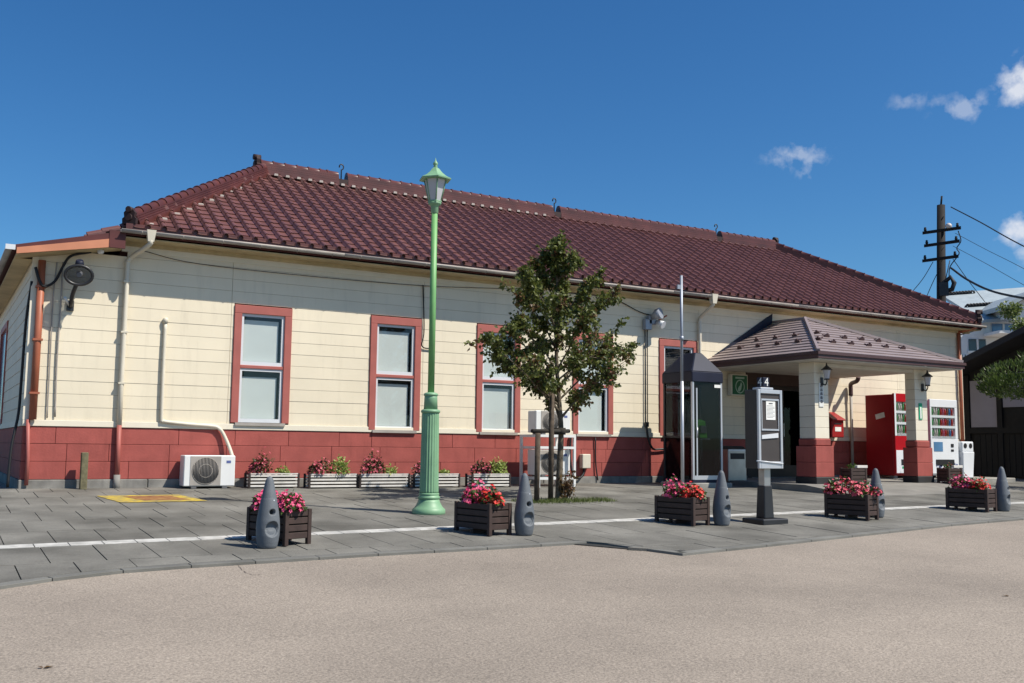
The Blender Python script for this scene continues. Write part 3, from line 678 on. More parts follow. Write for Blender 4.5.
mb = MB(); mb.tube(curve([(18.78, -.45, 2.42), (18.80, -.38, 2.33), (18.9, -.12, 2.28), (18.92, -.09, 2.15), (18.92, -.09, 2.0)], 5), .05, 10); pb(mb, 'pipe_elbow', 'porch_trim')
pb(MB().tube([(18.92, -.09, 2.02), (18.92, -.09, .08)], .035, 10), 'downspout', 'gutter')

# plates on the columns
def plate(x0, x1, z0, z1, y, label, m1, marks, m2):
    o = MB().box(x0, x1, y-.012, y, z0, z1).build('name_plate', m1, None, loc=(x0, y, z0), off=(x0, y, z0)); tag(o, label, 'sign')
    mb = MB()
    for a, b, c, d in marks: mb.box(a, b, -.016, -.0125, c, d)
    mb.build('lettering', m2, o); return o
random.seed(3); mk = []
for i in range(5):
    zc_ = .40-i*.075
    mk += [(.03, .09, zc_+.02, zc_+.028), (.025, .095, zc_, zc_+.008), (.055, .064, zc_-.025, zc_+.03), (.03, .04, zc_-.02, zc_), (.08, .09, zc_-.02, zc_), (.035, .085, zc_-.026, zc_-.018)]
plate(14.87, 14.99, 1.54, 2.00, -2.822, 'narrow white plate with dark vertical characters on the left porch column', 'paper', mk, 'ink')
plate(17.80, 17.90, 1.36, 1.70, -2.822, 'narrow green plate with a pale stripe on the right porch column', 'plate_green', [(.03, .07, .02, .26)], 'paper')

# column lanterns
def lantern(x, z, label):
    t = thing('wall_lantern', (x, -2.82, z), label, 'lamp', 'lanterns on the porch columns')
    MB().box(-.035, .035, -.03, -.002, -.13, .03).build('back_plate', 'black_metal', t, bevel=.008)
    MB().tube(curve([(0, -.03, -.09), (0, -.10, -.12), (0, -.14, -.06), (0, -.14, -.02)], 5), .012, 8).build('arm', 'black_metal', t)
    g = MB().lathe([(.045, 0), (.075, .17)], 6, 0, -.14, 0, smooth=False); g.build('glass_shade', 'frosted', t)
    MB().lathe([(.05, -.025), (.055, 0)], 6, 0, -.14, 0, smooth=False).build('cup', 'black_metal', t)
    MB().lathe([(.11, .165), (.10, .185), (.04, .235), (.02, .25), (.012, .30), (.001, .31)], 6, 0, -.14, 0, smooth=False).build('cap', 'black_metal', t)
lantern(14.95, 2.08, 'black wall lantern on the left porch column')
lantern(17.93, 2.08, 'black wall lantern on the right porch column')

# ------------------------------------------------------------------ wall furniture
# green evacuation sign
t = thing('evacuation_sign', (15.33, -.02, 1.87), 'green boxed evacuation sign with a white oval emblem beside the entrance', 'sign')
MB().box(-.24, .24, -.13, 0, 0, .47).build('sign_box', 'cream_trim', t, bevel=.008)
MB().box(-.215, .215, -.136, -.131, .025, .445).build('sign_face', 'sign_green', t)
mb = MB(); n = 28
ring = [(.135*math.cos(2*math.pi*k/n), .15*math.sin(2*math.pi*k/n)) for k in range(n)]; ring2 = [(.112*math.cos(2*math.pi*k/n), .127*math.sin(2*math.pi*k/n)) for k in range(n)]
mb.add([(a, -.140, .20+b) for a, b in ring]+[(a, -.140, .20+b) for a, b in ring2], [(k, (k+1) % n, n+(k+1) % n, n+k) for k in range(n)]); mb.box(-.13, .13, -.141, -.137, .37, .41)
mb.prism([(-.06, .10), (-.01, .09), (.03, .14), (.06, .25), (.03, .30), (0, .22), (-.03, .2), (-.06, .15)], lambda a, b: (a, -.141, b), lambda a, b: (a, -.1375, b)); mb.build('emblem', 'sign_pale', t)
# red post box
t = thing('post_box', (18.22, 0, 1.0), 'red post box with a sloping lid on the wall beyond the left column', 'post box')
MB().prism([(-.02, 0), (-.30, 0), (-.30, .40), (-.02, .56)], lambda y, z: (-.2, y, z), lambda y, z: (.2, y, z)).build('body', 'post_red', t, bevel=.015)
MB().prism([(-.0, .555), (-.34, .385), (-.34, .42), (-.0, .60)], lambda y, z: (-.22, y, z), lambda y, z: (.22, y, z)).build('lid', 'post_red', t, bevel=.01)
MB().box(-.12, .12, -.305, -.30, .30, .33).build('slot', 'black_plastic', t); MB().box(-.10, .10, -.304, -.30, .14, .24).build('notice', 'paper', t)
# oval floodlight on the left bay
t = thing('oval_floodlight', (1.76, -.014, 2.75), 'black oval floodlight on a bracket on the left bay wall', 'lamp')
hc = Vector((.05, -.42, .44)); dirv = Vector((-.15, -.95, -.28)).normalized(); sx_ = dirv.cross(Vector((0, 0, 1))).normalized(); uz_ = sx_.cross(dirv)
ringp = [hc+sx_*.19*math.cos(a)+uz_*.145*math.sin(a) for a in [2*math.pi*k/28 for k in range(29)]]
MB().tube(ringp, .024, 8, caps=False).build('rim', 'black_metal', t)
mb = MB(); V = []; nn = 24
for k_, (s_, dd) in enumerate(((1, 0), (.97, .05), (.85, .12), (.6, .18), (.25, .21))): V += [hc-dirv*dd+sx_*.185*s_*math.cos(2*math.pi*k/nn)+uz_*.14*s_*math.sin(2*math.pi*k/nn) for k in range(nn)]
mb.add(V, [(r*nn+k, r*nn+(k+1) % nn, (r+1)*nn+(k+1) % nn, (r+1)*nn+k) for r in range(4) for k in range(nn)]+[tuple(range(4*nn, 5*nn))], True); mb.build('housing', 'booth_glass', t)
MB().tube([hc-dirv*.16, hc-dirv*.02], [.05, .035], 10).build('bulb', 'frosted', t)
mb = MB(); mb.add([hc+dirv*.008+sx_*.18*math.cos(2*math.pi*k/nn)+uz_*.135*math.sin(2*math.pi*k/nn) for k in range(nn)], [tuple(range(nn))]); mb.build('lens', 'booth_glass', t)
MB().tube([hc+uz_*.13-dirv*.08, hc+uz_*.22-dirv*.06], [.07, .05], 12).build('cap', 'navy_metal', t)
MB().tube(curve([(0, 0, .0), (0, -.10, .04), (.0, -.22, .16), (.03, -.34, .30)], 5), .032, 8).box(-.05, .05, -.03, 0, -.06, .10).build('bracket', 'black_metal', t)
MB().tube([(-.02, -.05, .02), (-.1, -.18, .12)], .02, 6).build('brace', 'white_alu', t)
# small lamp under the barge board
tag(MB().lathe([(.03, 0), (.05, .02), (.05, .06), (.02, .07)], 14).build('soffit_lamp', 'white_alu', None, loc=(2.12, -.25, 3.58)), 'small white lamp under the orange barge board', 'lamp')
# junction box and spot lamp left of the booth
t = thing('spot_lamp', (12.95, -.014, 3.36), 'grey twin spot lamp fixed high on the wall left of the phone booth', 'lamp')
MB().box(-.10, .10, -.12, 0, -.08, .10).build('mount', 'grey_pole', t, bevel=.01)
MB().tube([(-.02, -.1, .06), (.02, -.22, .12), (.06, -.30, .14)], [.05, .11, .12], 14).build('head', 'grey_pole', t)
MB().tube([(.10, -.12, -.02), (.16, -.26, -.10)], [.04, .085], 14).build('horn', 'white_alu', t)
MB().tube([(.1, -.08, -.02), (.3, -.2, .12)], .018, 6).build('arm', 'pipe_orange', t)
tag(MB().box(-.085, .085, -.12, 0, -.11, .11).build('junction_box', 'grey_pole', None, loc=(12.84, -.014, 3.27), bevel=.01), 'small grey junction box under the spot lamp', 'box')
mb = MB()
for dx in (-.03, .03): mb.tube(curve([(12.84+dx, -.035, 3.16), (12.84+dx, -.035, 2.2), (12.84+dx, -.035, 1.25), (12.84+dx*.2, -.035, 1.12)], 3), .011, 6)
mb.tube(curve([(12.84, -.04, 1.2), (12.87, -.05, .92), (12.98, -.06, .70), (13.15, -.06, .68), (13.35, -.06, .70)], 6), .022, 6); mb.box(12.80, 12.88, -.07, -.02, 1.14, 1.24)
tag(mb.build('wall_conduit', 'black_metal'), 'twin dark conduits running down the wall from the junction box', 'conduit')
# AC pipe duct
mb = MB(); mb.tube(curve([(3.17, -.04, 2.62), (3.17, -.05, 1.9), (3.18, -.05, 1.10), (3.20, -.05, 1.05), (3.26, -.05, 1.03), (3.6, -.05, 1.0), (3.98, -.05, .975), (4.08, -.06, .94), (4.15, -.07, .86), (4.24, -.11, .66), (4.30, -.18, .46)], 6), .028, 8); mb.lathe([(.04, 0), (.045, .06), (.03, .09)], 10, 3.17, -.04, 2.60)
tag(mb.build('pipe_duct', 'pipe_cream'), 'cream pipe duct bending down to the white outdoor unit', 'pipe')
# two thin cables along the wall top
def wallcable(px, r, label, name='wall_cable', m='cable', y=-.035):
    tag(MB().tube(curve([tuple(atY(a, b, y)) for a, b in px], 6), r, 5).build(name, m), label, 'cable')
wallcable([(140, 250), (200, 264), (330, 278), (430, 286), (520, 289)], .0055, 'thin dark cable sagging along the upper wall')
wallcable([(560, 292), (610, 298), (640, 312), (655, 316)], .010, 'thin dark cable leading to the spot lamp')
wallcable([(423, 285), (424, 330), (422, 346), (432, 349)], .012, 'dark conduit beside the second window', 'wall_conduit')
wallcable([(57, 262), (53, 300), (50, 360), (47, 418)], .010, 'left thin conduit below the oval floodlight', 'wall_conduit', 'gutter')
wallcable([(63, 262), (61, 300), (57, 360), (55, 417)], .012, 'right thin conduit below the oval floodlight', 'wall_conduit', 'gutter')
tag(MB().tube(curve([(2.0, -.1, 3.62), (1.72, -.16, 3.52), (1.62, -.12, 3.36), (1.52, -.10, 3.12), (1.38, -.14, 3.02), (1.30, -.15, 3.1), (1.24, -.12, 3.3)], 6), .022, 6).build('service_cable', 'cable'), 'thick black cable looping below the barge board', 'cable')
tag(MB().tube(curve([(1.21, -.02, 3.1), (1.17, .05, 2.5), (1.16, .1, 1.6), (1.15, .12, 1.1), (1.08, .05, .6), (1.06, .0, .02)], 6), .02, 8).build('cable_bundle', 'cable'), 'black cable bundle hanging at the left building corner', 'cable')
tag(MB().box(-.1, .1, -.12, 0, -.14, .14).build('meter_box', 'pipe_cream', None, loc=(11.28, -.014, .43), bevel=.012), 'small beige box on the red wainscot right of the tree', 'box')
tag(MB().tube(curve([(10.95, -.05, .92), (10.93, -.06, .5), (10.98, -.1, .16), (11.12, -.1, .10), (11.24, -.07, .18), (11.27, -.05, .30)], 6), .022, 6).build('power_cable', 'cable'), 'black cable looping under the small beige box', 'cable')
tag(MB().tube(curve([(11.55, -.04, .9), (11.56, -.04, .4), (11.6, -.06, .05)], 6), .014, 6).build('power_cable', 'cable'), 'thin cable running straight down the wainscot by the beige box', 'cable')

# ------------------------------------------------------------------ outdoor units
def ac_unit(loc, w_, h_, label, rz=0):
    t = thing('outdoor_unit', loc, label, 'air conditioner', 'air conditioner outdoor units', rz)
    MB().box(0, w_, 0, .29, .035, h_).build('casing', 'ac_white', t, bevel=.012)
    for x in (.12, w_-.2): MB().box(x, x+.08, -.02, .31, 0, .034).build('foot', 'ac_grey', t)
    cx, cz, r = w_*.42, .035+(h_-.035)*.5, h_*.40
    MB().box(cx-r-.03, cx+r+.03, -.006, 0, cz-r-.02, cz+r+.02).build('grille_panel', 'gutter', t)
    MB().lathe([(r, 0), (r, .003)], 28).build('fan_opening', 'black_plastic', t, loc=(cx, -.0065, cz)).rotation_euler = (R(90), 0, 0)
    mb = MB()
    for k in range(-9, 10):
        hh_ = math.sqrt(max(0, 1-(k/9.5)**2))*r; mb.tube([(cx+r*k/9.5, -.013, cz-hh_), (cx+r*k/9.5, -.013, cz+hh_)], .0035, 4)
    for k in (3, 6): mb.tube([(cx+r*k/6*math.cos(a), -.012, cz+r*k/6*math.sin(a)) for a in [2*math.pi*j/28 for j in range(29)]], .004, 4, caps=False)
    mb.build('fan_guard', 'gutter', t)
    MB().box(w_-.005, w_+.012, .05, .25, .08, .24).build('valve_cover', 'ac_white', t); MB().box(w_-.14, w_-.07, -.004, 0, h_-.12, h_-.08).build('badge', 'blue_print', t)
    return t
ac_unit((3.49, -.36, gz(3.9, -.3)), .80, .52, 'white outdoor air conditioner unit on the ground at the left of the wall')
t = thing('unit_rack', (9.60, -1.02, gz(9.9, -1)), 'white steel rack carrying outdoor units behind the young tree', 'rack'); zr = .96
for x in (0, .78):
    for y in (0, .62): MB().box(x, x+.045, y, y+.045, 0, zr).build('leg', 'ac_white', t)
for z in (.14, .70, zr-.045):
    for y in (0, .62): MB().box(.045, .78, y, y+.045, z, z+.045).build('rail', 'ac_white', t)
    for x in (0, .78): MB().box(x, x+.045, .045, .62, z, z+.045).build('rail', 'ac_white', t)
z0 = gz(9.9, -1)
ac_unit((9.63, -.88, z0+.186), .76, .50, 'lower outdoor unit inside the white rack behind the tree')
ac_unit((9.63, -.88, z0+.961), .76, .44, 'upper outdoor unit on top of the white rack behind the tree')
# weathered post
tag(MB().box(-.05, .05, -.05, .05, 0, .56).build('wooden_post', 'post_wood', None, loc=(2.06, -.22, gz(2.06, -.22)-.01), bevel=.01), 'short weathered post standing against the red wainscot', 'post')

# hairline cracks in the drive surface
gr = bpy.data.objects['ground']
def ghit(px, py):
    d = ray(px, py); t_ = 0
    while t_ < 60:
        t_ += .01; P_ = CAM+d*t_
        if P_.z < gz(P_.x, P_.y)-.03: return P_
random.seed(31)
for line in (((238, 565), (243, 571), (252, 575), (262, 574)),):
    pts = [ghit(*q) for q in line]; V = []
    for i, p_ in enumerate(curve(pts, 6)):
        w2 = random.uniform(.001, .0035); V += [(p_.x+random.uniform(-.01, .01), p_.y-w2, gz(p_.x, p_.y)-.0265), (p_.x, p_.y+w2, gz(p_.x, p_.y)-.0265)]
    MB().add(V, [(2*i, 2*i+2, 2*i+3, 2*i+1) for i in range(len(V)//2-1)]).build('crack', 'crack', gr)
# painted hydrant mark on the slabs
def gpatch(q, n=6, dz=.007):
    V = []; F_ = []
    for j in range(n+1):
        for i in range(n+1):
            a = Vector((*q[0], 0)).lerp(Vector((*q[1], 0)), i/n); b = Vector((*q[3], 0)).lerp(Vector((*q[2], 0)), i/n); p = a.lerp(b, j/n); V.append((p.x, p.y, gz(p.x, p.y)+dz))
    for j in range(n):
        for i in range(n): F_.append((j*(n+1)+i, j*(n+1)+i+1, (j+1)*(n+1)+i+1, (j+1)*(n+1)+i))
    return MB().add(V, F_)
hy = tag(gpatch([(2.27, -2.36), (3.40, -2.36), (3.22, -1.36), (2.10, -1.36)]).build('ground_marking', 'hydrant_paint'), 'worn yellow square painted on the paving near the left downspout', 'marking')
mb = MB()
for (x0, y0, x1, y1) in ((2.52, -2.0, 2.95, -1.9), (2.48, -1.78, 2.90, -1.7), (2.62, -2.12, 2.68, -1.62), (2.80, -2.12, 2.86, -1.62), (2.98, -2.1, 3.16, -2.02), (2.95, -1.86, 3.12, -1.76), (3.03, -2.1, 3.09, -1.6), (2.44, -1.6, 3.1, -1.52)):
    g = gpatch([(x0, y0), (x1, y0), (x1-.02, y1), (x0-.02, y1)], 1, .010); mb.add(g.v, g.f)
mb.build('worn_lettering', 'hydrant_red', hy)
gpatch([(2.60, -2.16), (3.22, -2.16), (3.06, -1.56), (2.42, -1.56)], 4, .0085).build('inner_field', 'hydrant_red', hy)
hy['label'] = 'worn yellow square with rusty red marks painted on the paving near the left downspout'

# ------------------------------------------------------------------ phone booth
bx0, bx1, by0, by1 = 12.76, 13.52, -1.58, -.68; bz = gz(13.1, -1.5)
t = thing('phone_booth', (bx0, by0, bz), 'glass phone booth with a navy roof and silver door frame', 'phone booth')
W_, D_ = bx1-bx0, by1-by0; H_ = 2.02; B0 = .085
MB().box(-.05, W_+.16, -.10, D_+.03, -.08, B0).build('plinth', 'concrete', t, bevel=.015)
MB().box(0, W_, 0, D_, B0, B0+.06).build('floor_frame', 'navy_metal', t)
for x, y, m_ in ((0, 0, 'silver'), (W_-.04, 0, 'silver'), (0, D_-.05, 'black_metal'), (W_-.04, D_-.05, 'black_metal')): MB().box(x, x+.045, y, y+.05, B0+.06, H_+.02).build('corner_post', m_, t, bevel=.005)
MB().box(.045, W_-.04, .0, .04, B0+.06, B0+.14).build('bottom_rail', 'silver', t); MB().box(.10, .13, .005, .035, B0+.14, H_-.1).build('door_stile', 'silver', t)
MB().box(-.015, W_+.02, -.015, D_+.015, H_+.02, H_+.22).build('header_band', 'navy_metal', t, bevel=.01)
MB().frustum(W_/2, D_/2, H_+.221, H_+.62, W_/2+.02, D_/2+.02, .09, .20).build('roof', 'navy_metal', t, bevel=.015)
MB().box(.044, W_-.04, .017, .022, B0+.14, H_+.02).build('door_pane', 'booth_glass', t)
MB().box(.017, .022, .05, D_-.05, B0+.06, H_+.02).build('side_pane', 'booth_glass', t); MB().box(W_-.022, W_-.017, .05, D_-.05, B0+.06, H_+.02).build('side_pane', 'booth_glass', t); MB().box(.045, W_-.04, D_-.024, D_-.019, B0+.06, H_+.02).build('back_pane', 'booth_glass', t)
for z in (.95,): MB().box(.014, .026, .05, D_-.05, z, z+.04).box(.045, W_-.04, D_-.03, D_-.014, z, z+.04).build('mid_rail', 'black_metal', t)
MB().box(.45, W_-.05, .30, D_-.06, .92, .95).build('shelf', 'steel', t)
MB().box(W_-.2, W_-.04, -.003, 0, H_-.08, H_-.02).build('door_sticker', 'paper', t)
MB().tube([(.09, -.03, .95), (.09, -.03, 1.15)], .012, 6).build('door_handle', 'silver', t)
t = thing('public_telephone', (bx0+.56, by0+.46, bz+.951), 'bright green public telephone inside the phone booth', 'telephone')
MB().prism([(.0, 0), (-.20, 0), (-.14, .34), (0, .38)], lambda y, z: (-.14, y+.1, z), lambda y, z: (.14, y+.1, z)).build('body', 'phone_green', t, bevel=.015)
MB().tube(curve([(-.175, -.08, .06), (-.19, -.1, .15), (-.175, -.07, .30)], 5), [.03]*3+[.02]*5+[.03]*3, 8).build('handset', 'phone_green', t)
MB().box(-.05, .10, -.105, -.06, .10, .25).build('keypad', 'steel', t)
# stainless bin
t = thing('waste_bin', (14.15, -1.05, gz(14.4, -.9)-.0), 'dark steel waste bin between the phone booth and the entrance', 'bin')
MB().box(0, .50, 0, .42, .06, .72).build('body', 'steel', t, bevel=.012); MB().box(.02, .48, .02, .40, 0, .06).build('kickboard', 'black_metal', t)
MB().frustum(.25, .21, .721, .79, .25, .21, .2, .16).build('lid', 'black_metal', t, bevel=.008); MB().box(.06, .44, -.006, 0, .52, .64).build('slot', 'black_plastic', t); MB().box(0, .5, -.008, -.0065, .68, .72).build('rim', 'silver', t)
# slim pole in front of the booth
t = thing('slim_pole', (11.98, -2.2, gz(11.98, -2.2)), 'slim grey metal pole in front of the phone booth', 'pole')
MB().tube([(0, 0, -.05), (0, 0, 2.0)], .032, 10).build('lower_tube', 'silver', t); MB().tube([(0, 0, 2.0), (0, 0, 3.98)], .027, 10).build('upper_tube', 'grey_pole', t); MB().tube([(0, 0, 2.76), (0, 0, 2.84)], .04, 10).build('clamp', 'grey_pole', t); MB().box(-.1, -.02, -.015, .015, 3.72, 3.80).build('tag_plate', 'grey_pole', t)

# ------------------------------------------------------------------ green street lamp
lx, ly = 5.69, -4.63; lz = gz(lx, ly)
t = thing('street_lamp', (lx, ly, lz), 'tall green street lamp with a fluted base and glazed lantern', 'street lamp')
MB().lathe([(.215, -.02), (.218, .02), (.215, .055), (.19, .075), (.165, .11), (.145, .15), (.135, .185)], 40).build('base_flare', 'lamp_green', t)
MB().lathe([(.125, .18), (.142, .19), (.146, .205), (.142, .22), (.128, .228), (.13, .24), (.136, .25), (.13, .262), (.118, .265)], 40).build('lower_ring', 'lamp_green', t)
MB().lathe([(.124, .262), (.124, .29), (.112, 1.28), (.112, 1.305)], 80, fl=.10, nf=20).build('fluted_shaft', 'lamp_green', t)
MB().lathe([(.106, 1.30), (.124, 1.31), (.128, 1.325), (.122, 1.34), (.10, 1.352)], 40).build('upper_ring', 'lamp_green', t)
MB().lathe([(.092, 1.345), (.086, 1.50), (.084, 1.53)], 32).lathe([(.082, 1.525), (.095, 1.535), (.095, 1.555), (.07, 1.57), (.05, 1.575)], 32).build('neck', 'lamp_green', t)
MB().lathe([(.044, 1.57), (.041, 3.995)], 20).build('pole', 'lamp_green_bright', t)
MB().lathe([(.04, 3.975), (.05, 3.985), (.05, 4.065), (.062, 4.085), (.085, 4.105), (.09, 4.125)], 24).build('collar', 'lamp_green', t)
ln = MB().lathe([(.09, 4.120), (.10, 4.135), (.095, 4.150)], 6, smooth=False, rot=R(15)).build('lantern', 'lamp_green', t)
zb, zt, rb, rtp = 4.150, 4.435, .088, .155
for k in range(6):
    a = 2*math.pi*k/6+R(15); b = 2*math.pi*(k+1)/6+R(15)
    p0 = Vector((rb*math.cos(a), rb*math.sin(a), zb)); p1 = Vector((rtp*math.cos(a), rtp*math.sin(a), zt)); q0 = Vector((rb*math.cos(b), rb*math.sin(b), zb)); q1 = Vector((rtp*math.cos(b), rtp*math.sin(b), zt))
    MB().tube([p0, p1], .009, 4).build('glazing_bar', 'lamp_green', ln)
    MB().add([p0*.985+Vector((0, 0, .05)), q0*.985+Vector((0, 0, .05)), q1*.985+Vector((0, 0, .05)), p1*.985+Vector((0, 0, .05))], [(0, 1, 2, 3)]) if False else None
    c = (p0+q0+p1+q1)/4; f_ = .965
    MB().add([Vector((p.x*f_, p.y*f_, p.z)) for p in (p0, q0, q1, p1)], [(0, 1, 2, 3)]).build('pane', 'frosted', ln)
MB().lathe([(.16, 4.430), (.225, 4.435), (.228, 4.450), (.16, 4.485), (.10, 4.535), (.055, 4.590), (.03, 4.610)], 6, smooth=False, rot=R(15)).build('roof', 'lamp_green', ln)
MB().lathe([(.025, 4.605), (.028, 4.625), (.02, 4.635), (.032, 4.650), (.034, 4.670), (.02, 4.690), (.008, 4.710), (.002, 4.745)], 16).build('finial', 'lamp_green', ln)

# ------------------------------------------------------------------ bollards
def bollard_mesh():
    prof = [(0, .085), (.02, .095), (.06, .103), (.12, .111), (.19, .114), (.26, .110), (.34, .099), (.42, .085), (.50, .070), (.57, .056), (.62, .046), (.655, .037), (.675, .026), (.685, .012), (.688, .001)]
    nz_, na = 110, 72; V = []
    def rad(z):
        for (a, b), (c, d) in zip(prof, prof[1:]):
            if a <= z <= c: return b+(d-b)*(z-a)/(c-a)
        return prof[-1][1]
    for i in range(nz_+1):
        z = .688*i/nz_; r = rad(z)
        if z > .47: r -= .0022
        for k in range(na):
            a = 2*math.pi*k/na; x, y = r*math.cos(a), r*math.sin(a)
            if y < 0:
                e = math.hypot(x/.062, (z-.185)/.070)     # scooped lower hollow
                if e < 1.08:
                    q = clamp((1.08-e)/.16, 0, 1); y += q*(.038 + .022*max(0, (z-.16)/.07)) * (1-.25*e)
                e2 = math.hypot(x/.026, (z-.345)/.027)    # round hole
                if e2 < 1.15: y += clamp((1.15-e2)/.3, 0, 1)*.05
            V.append((x, y, z))
    F_ = [(i*na+k, i*na+(k+1) % na, (i+1)*na+(k+1) % na, (i+1)*na+k) for i in range(nz_) for k in range(na)]
    mb = MB().add(V, F_, True); mb.f.append(tuple(range(na))[::-1]); mb.sm.append(False); return mb
bproto = thing('bollard', (0, 0, 0), '', 'bollard', 'grey cone bollards along the kerb')
bollard_mesh().build('body', 'bollard', bproto)
MB().lathe([(.0235, 0), (.0235, .002)], 20).build('hole_lining', 'bollard_dark', bproto, loc=(0, -.052, .345)).rotation_euler = (R(90), 0, 0)
rfl = MB().lathe([(.008, 0), (.008, .006), (.004, .009)], 10).build('reflector', 'white_alu', bproto, loc=(.018, -.069, .455)); rfl.rotation_euler = (R(80), 0, R(14))
bl = [(2.90, -6.87, 'grey cone bollard with hollows in front of the pink flower planter at far left'), (5.79, -6.88, 'grey cone bollard with hollows right of the planter near the green lamp'), (8.70, -6.87, 'grey cone bollard with hollows between the timetable stand and a planter'),
      (11.58, -6.86, 'grey cone bollard with hollows half hidden behind the second planter from the right'), (14.46, -6.86, 'grey cone bollard with hollows at the right edge of the picture')]
for i, (x, y, lb) in enumerate(bl):
    o = bproto if i == 0 else copy_tree(bproto); o.location = (x, y, gz(x, y)-.003); o.rotation_euler = (0, 0, R((8, 4, 10, 3, 12)[i])); o['label'] = lb

# ------------------------------------------------------------------ plants
def rvec(): 
    while True:
        v = Vector((random.uniform(-1, 1), random.uniform(-1, 1), random.uniform(-1, 1)))
        if .05 < v.length < 1: return v.normalized()
def leaf(mb, p, d, nrm, ln, wd):
    d = d.normalized(); s = d.cross(nrm)
    if s.length < 1e-3: s = d.cross(Vector((.3, .5, .8)))
    s.normalize(); n = s.cross(d)
    mb.add([p, p+d*ln*.45+s*wd*.5+n*ln*.06, p+d*ln-n*ln*.1, p+d*ln*.45-s*wd*.5+n*ln*.06], [(0, 1, 2), (0, 2, 3)])
def flower(mb, p, nrm, r):
    s = nrm.orthogonal().normalized(); u = nrm.cross(s); V = [p+nrm*r*.05]; n = 10; ph = random.uniform(0, 6)
    for k in range(n):
        a = 2*math.pi*k/n+ph; rr = r*(1 if k % 2 == 0 else .62); V.append(p+(s*math.cos(a)+u*math.sin(a))*rr+nrm*r*.25)
    mb.add(V, [(0, 1+k, 1+(k+1) % n) for k in range(n)])
def clump(loc, sx, sy, h, petal, label, nl=170, nf=110, fr=.021, leafm='leaf_flower', name='flower_clump', ll=.055):
    t = thing(name, loc, label, 'flowers', 'flowers growing in the planters'); a = MB(); b = MB()
    lumps = [(random.uniform(-.6, .6)*sx, random.uniform(-.6, .6)*sy, random.uniform(.45, .75)) for _ in range(5)] + [(0, 0, 1)]
    def pt(k=1.0):
        lx_, ly_, q = random.choice(lumps); v = rvec(); v.z = abs(v.z); rr = random.uniform(.75, 1.05)*k
        return Vector((lx_+v.x*sx*.62*q*rr, ly_+v.y*sy*.62*q*rr, h*(.12+.9*v.z*rr*q))), v
    for _ in range(nl): 
        p, v = pt(.92); leaf(a, p, (v+rvec()*.8+Vector((0, 0, -.1))), (v+Vector((0, 0, .6))+rvec()*.5).normalized(), ll*random.uniform(.7, 1.3), ll*.75)
    for k in range(7):
        a.tube([(random.uniform(-.4, .4)*sx, random.uniform(-.4, .4)*sy, -.03), (random.uniform(-.7, .7)*sx, random.uniform(-.7, .7)*sy, h*.7)], .005, 4)
    a.build('foliage', leafm, t)
    for _ in range(nf):
        p, v = pt(1.08); flower(b, p, (v+rvec()*.4+Vector((.1, -.25, .2))).normalized(), fr*random.uniform(.75, 1.25))
    if nf: b.build('blossom', petal, t)
    return t
random.seed(21)
def dark_planter(name, loc, rz, label, group, lx_=.30, ly_=.64, h=.35):
    t = thing(name, loc, label, 'planter', group, rz); ps = .045
    for x in (0, lx_-ps):
        for y in (0, ly_-ps): MB().box(x, x+ps, y, y+ps, 0, h).build('corner_post', 'wood_brown', t, bevel=.004)
    n = 4; z0 = .055; ph = (h-.005-z0)/n
    for i in range(n):
        za, zb_ = z0+i*ph+.009, z0+(i+1)*ph-.004
        for y in (.008, ly_-.03): MB().box(ps, lx_-ps, y, y+.022, za, zb_).build('slat', 'wood_brown', t, bevel=.003)
        for x in (.008, lx_-.03): MB().box(x, x+.022, ps, ly_-ps, za, zb_).build('slat', 'wood_brown', t, bevel=.003)
    MB().box(.006, lx_-.006, ly_/2-.02, ly_/2+.02, 0, .055).build('middle_foot', 'wood_brown', t)
    MB().box(.031, lx_-.031, .031, ly_-.031, .06, h-.04).build('soil', 'soil', t); return t
pl = [(3.07, -6.88, R(20), 'dark slatted planter of pink flowers behind the leftmost bollard'), (5.34, -6.89, R(10), 'dark slatted planter of pink and red flowers in front of the green lamp'), (8.22, -6.89, R(10), 'dark slatted planter of pink and red flowers in front of the phone booth'),
      (11.03, -7.18, R(15), 'dark slatted planter of coral flowers in front of the left porch column'), (13.94, -6.96, R(13), 'dark slatted planter of pink and red flowers beside the rightmost bollard')]
petals = [('petal_pink', 'petal_pink'), ('petal_red', 'petal_pink'), ('petal_red', 'petal_pink'), ('petal_coral', 'petal_coral'), ('petal_red', 'petal_pink')]
flab = ['pink', 'pink and red', 'pink and red', 'coral', 'pink and red']
where = ['the leftmost dark planter', 'the dark planter in front of the green lamp', 'the dark planter in front of the phone booth', 'the dark planter in front of the left porch column', 'the dark planter beside the rightmost bollard']
cname = {'petal_pink': 'pink', 'petal_red': 'red', 'petal_coral': 'coral'}
for i, (x, y, rz, lb) in enumerate(pl):
    z = gz(x, y+.2)-.004; lw = .325 if i < 4 else .36
    dark_planter('dark_planter', (x, y, z), rz, lb, 'dark slatted planters along the kerb', lw)
    for j in (0, 1):
        c = Matrix.Rotation(rz, 3, 'Z') @ Vector((lw/2, (.17, .45)[j], 0)); big = (j == 1)
        hh = (.27 if big else .21) if i != 0 else .22
        same = petals[i][0] == petals[i][1]
        clump((x+c.x, y+c.y, z+.31), .21, .24, hh, petals[i][j], ('rear' if big else 'front')+' clump of '+cname[petals[i][j]]+' flowers in '+where[i], nf=300 if big else 240, nl=200, fr=.024)
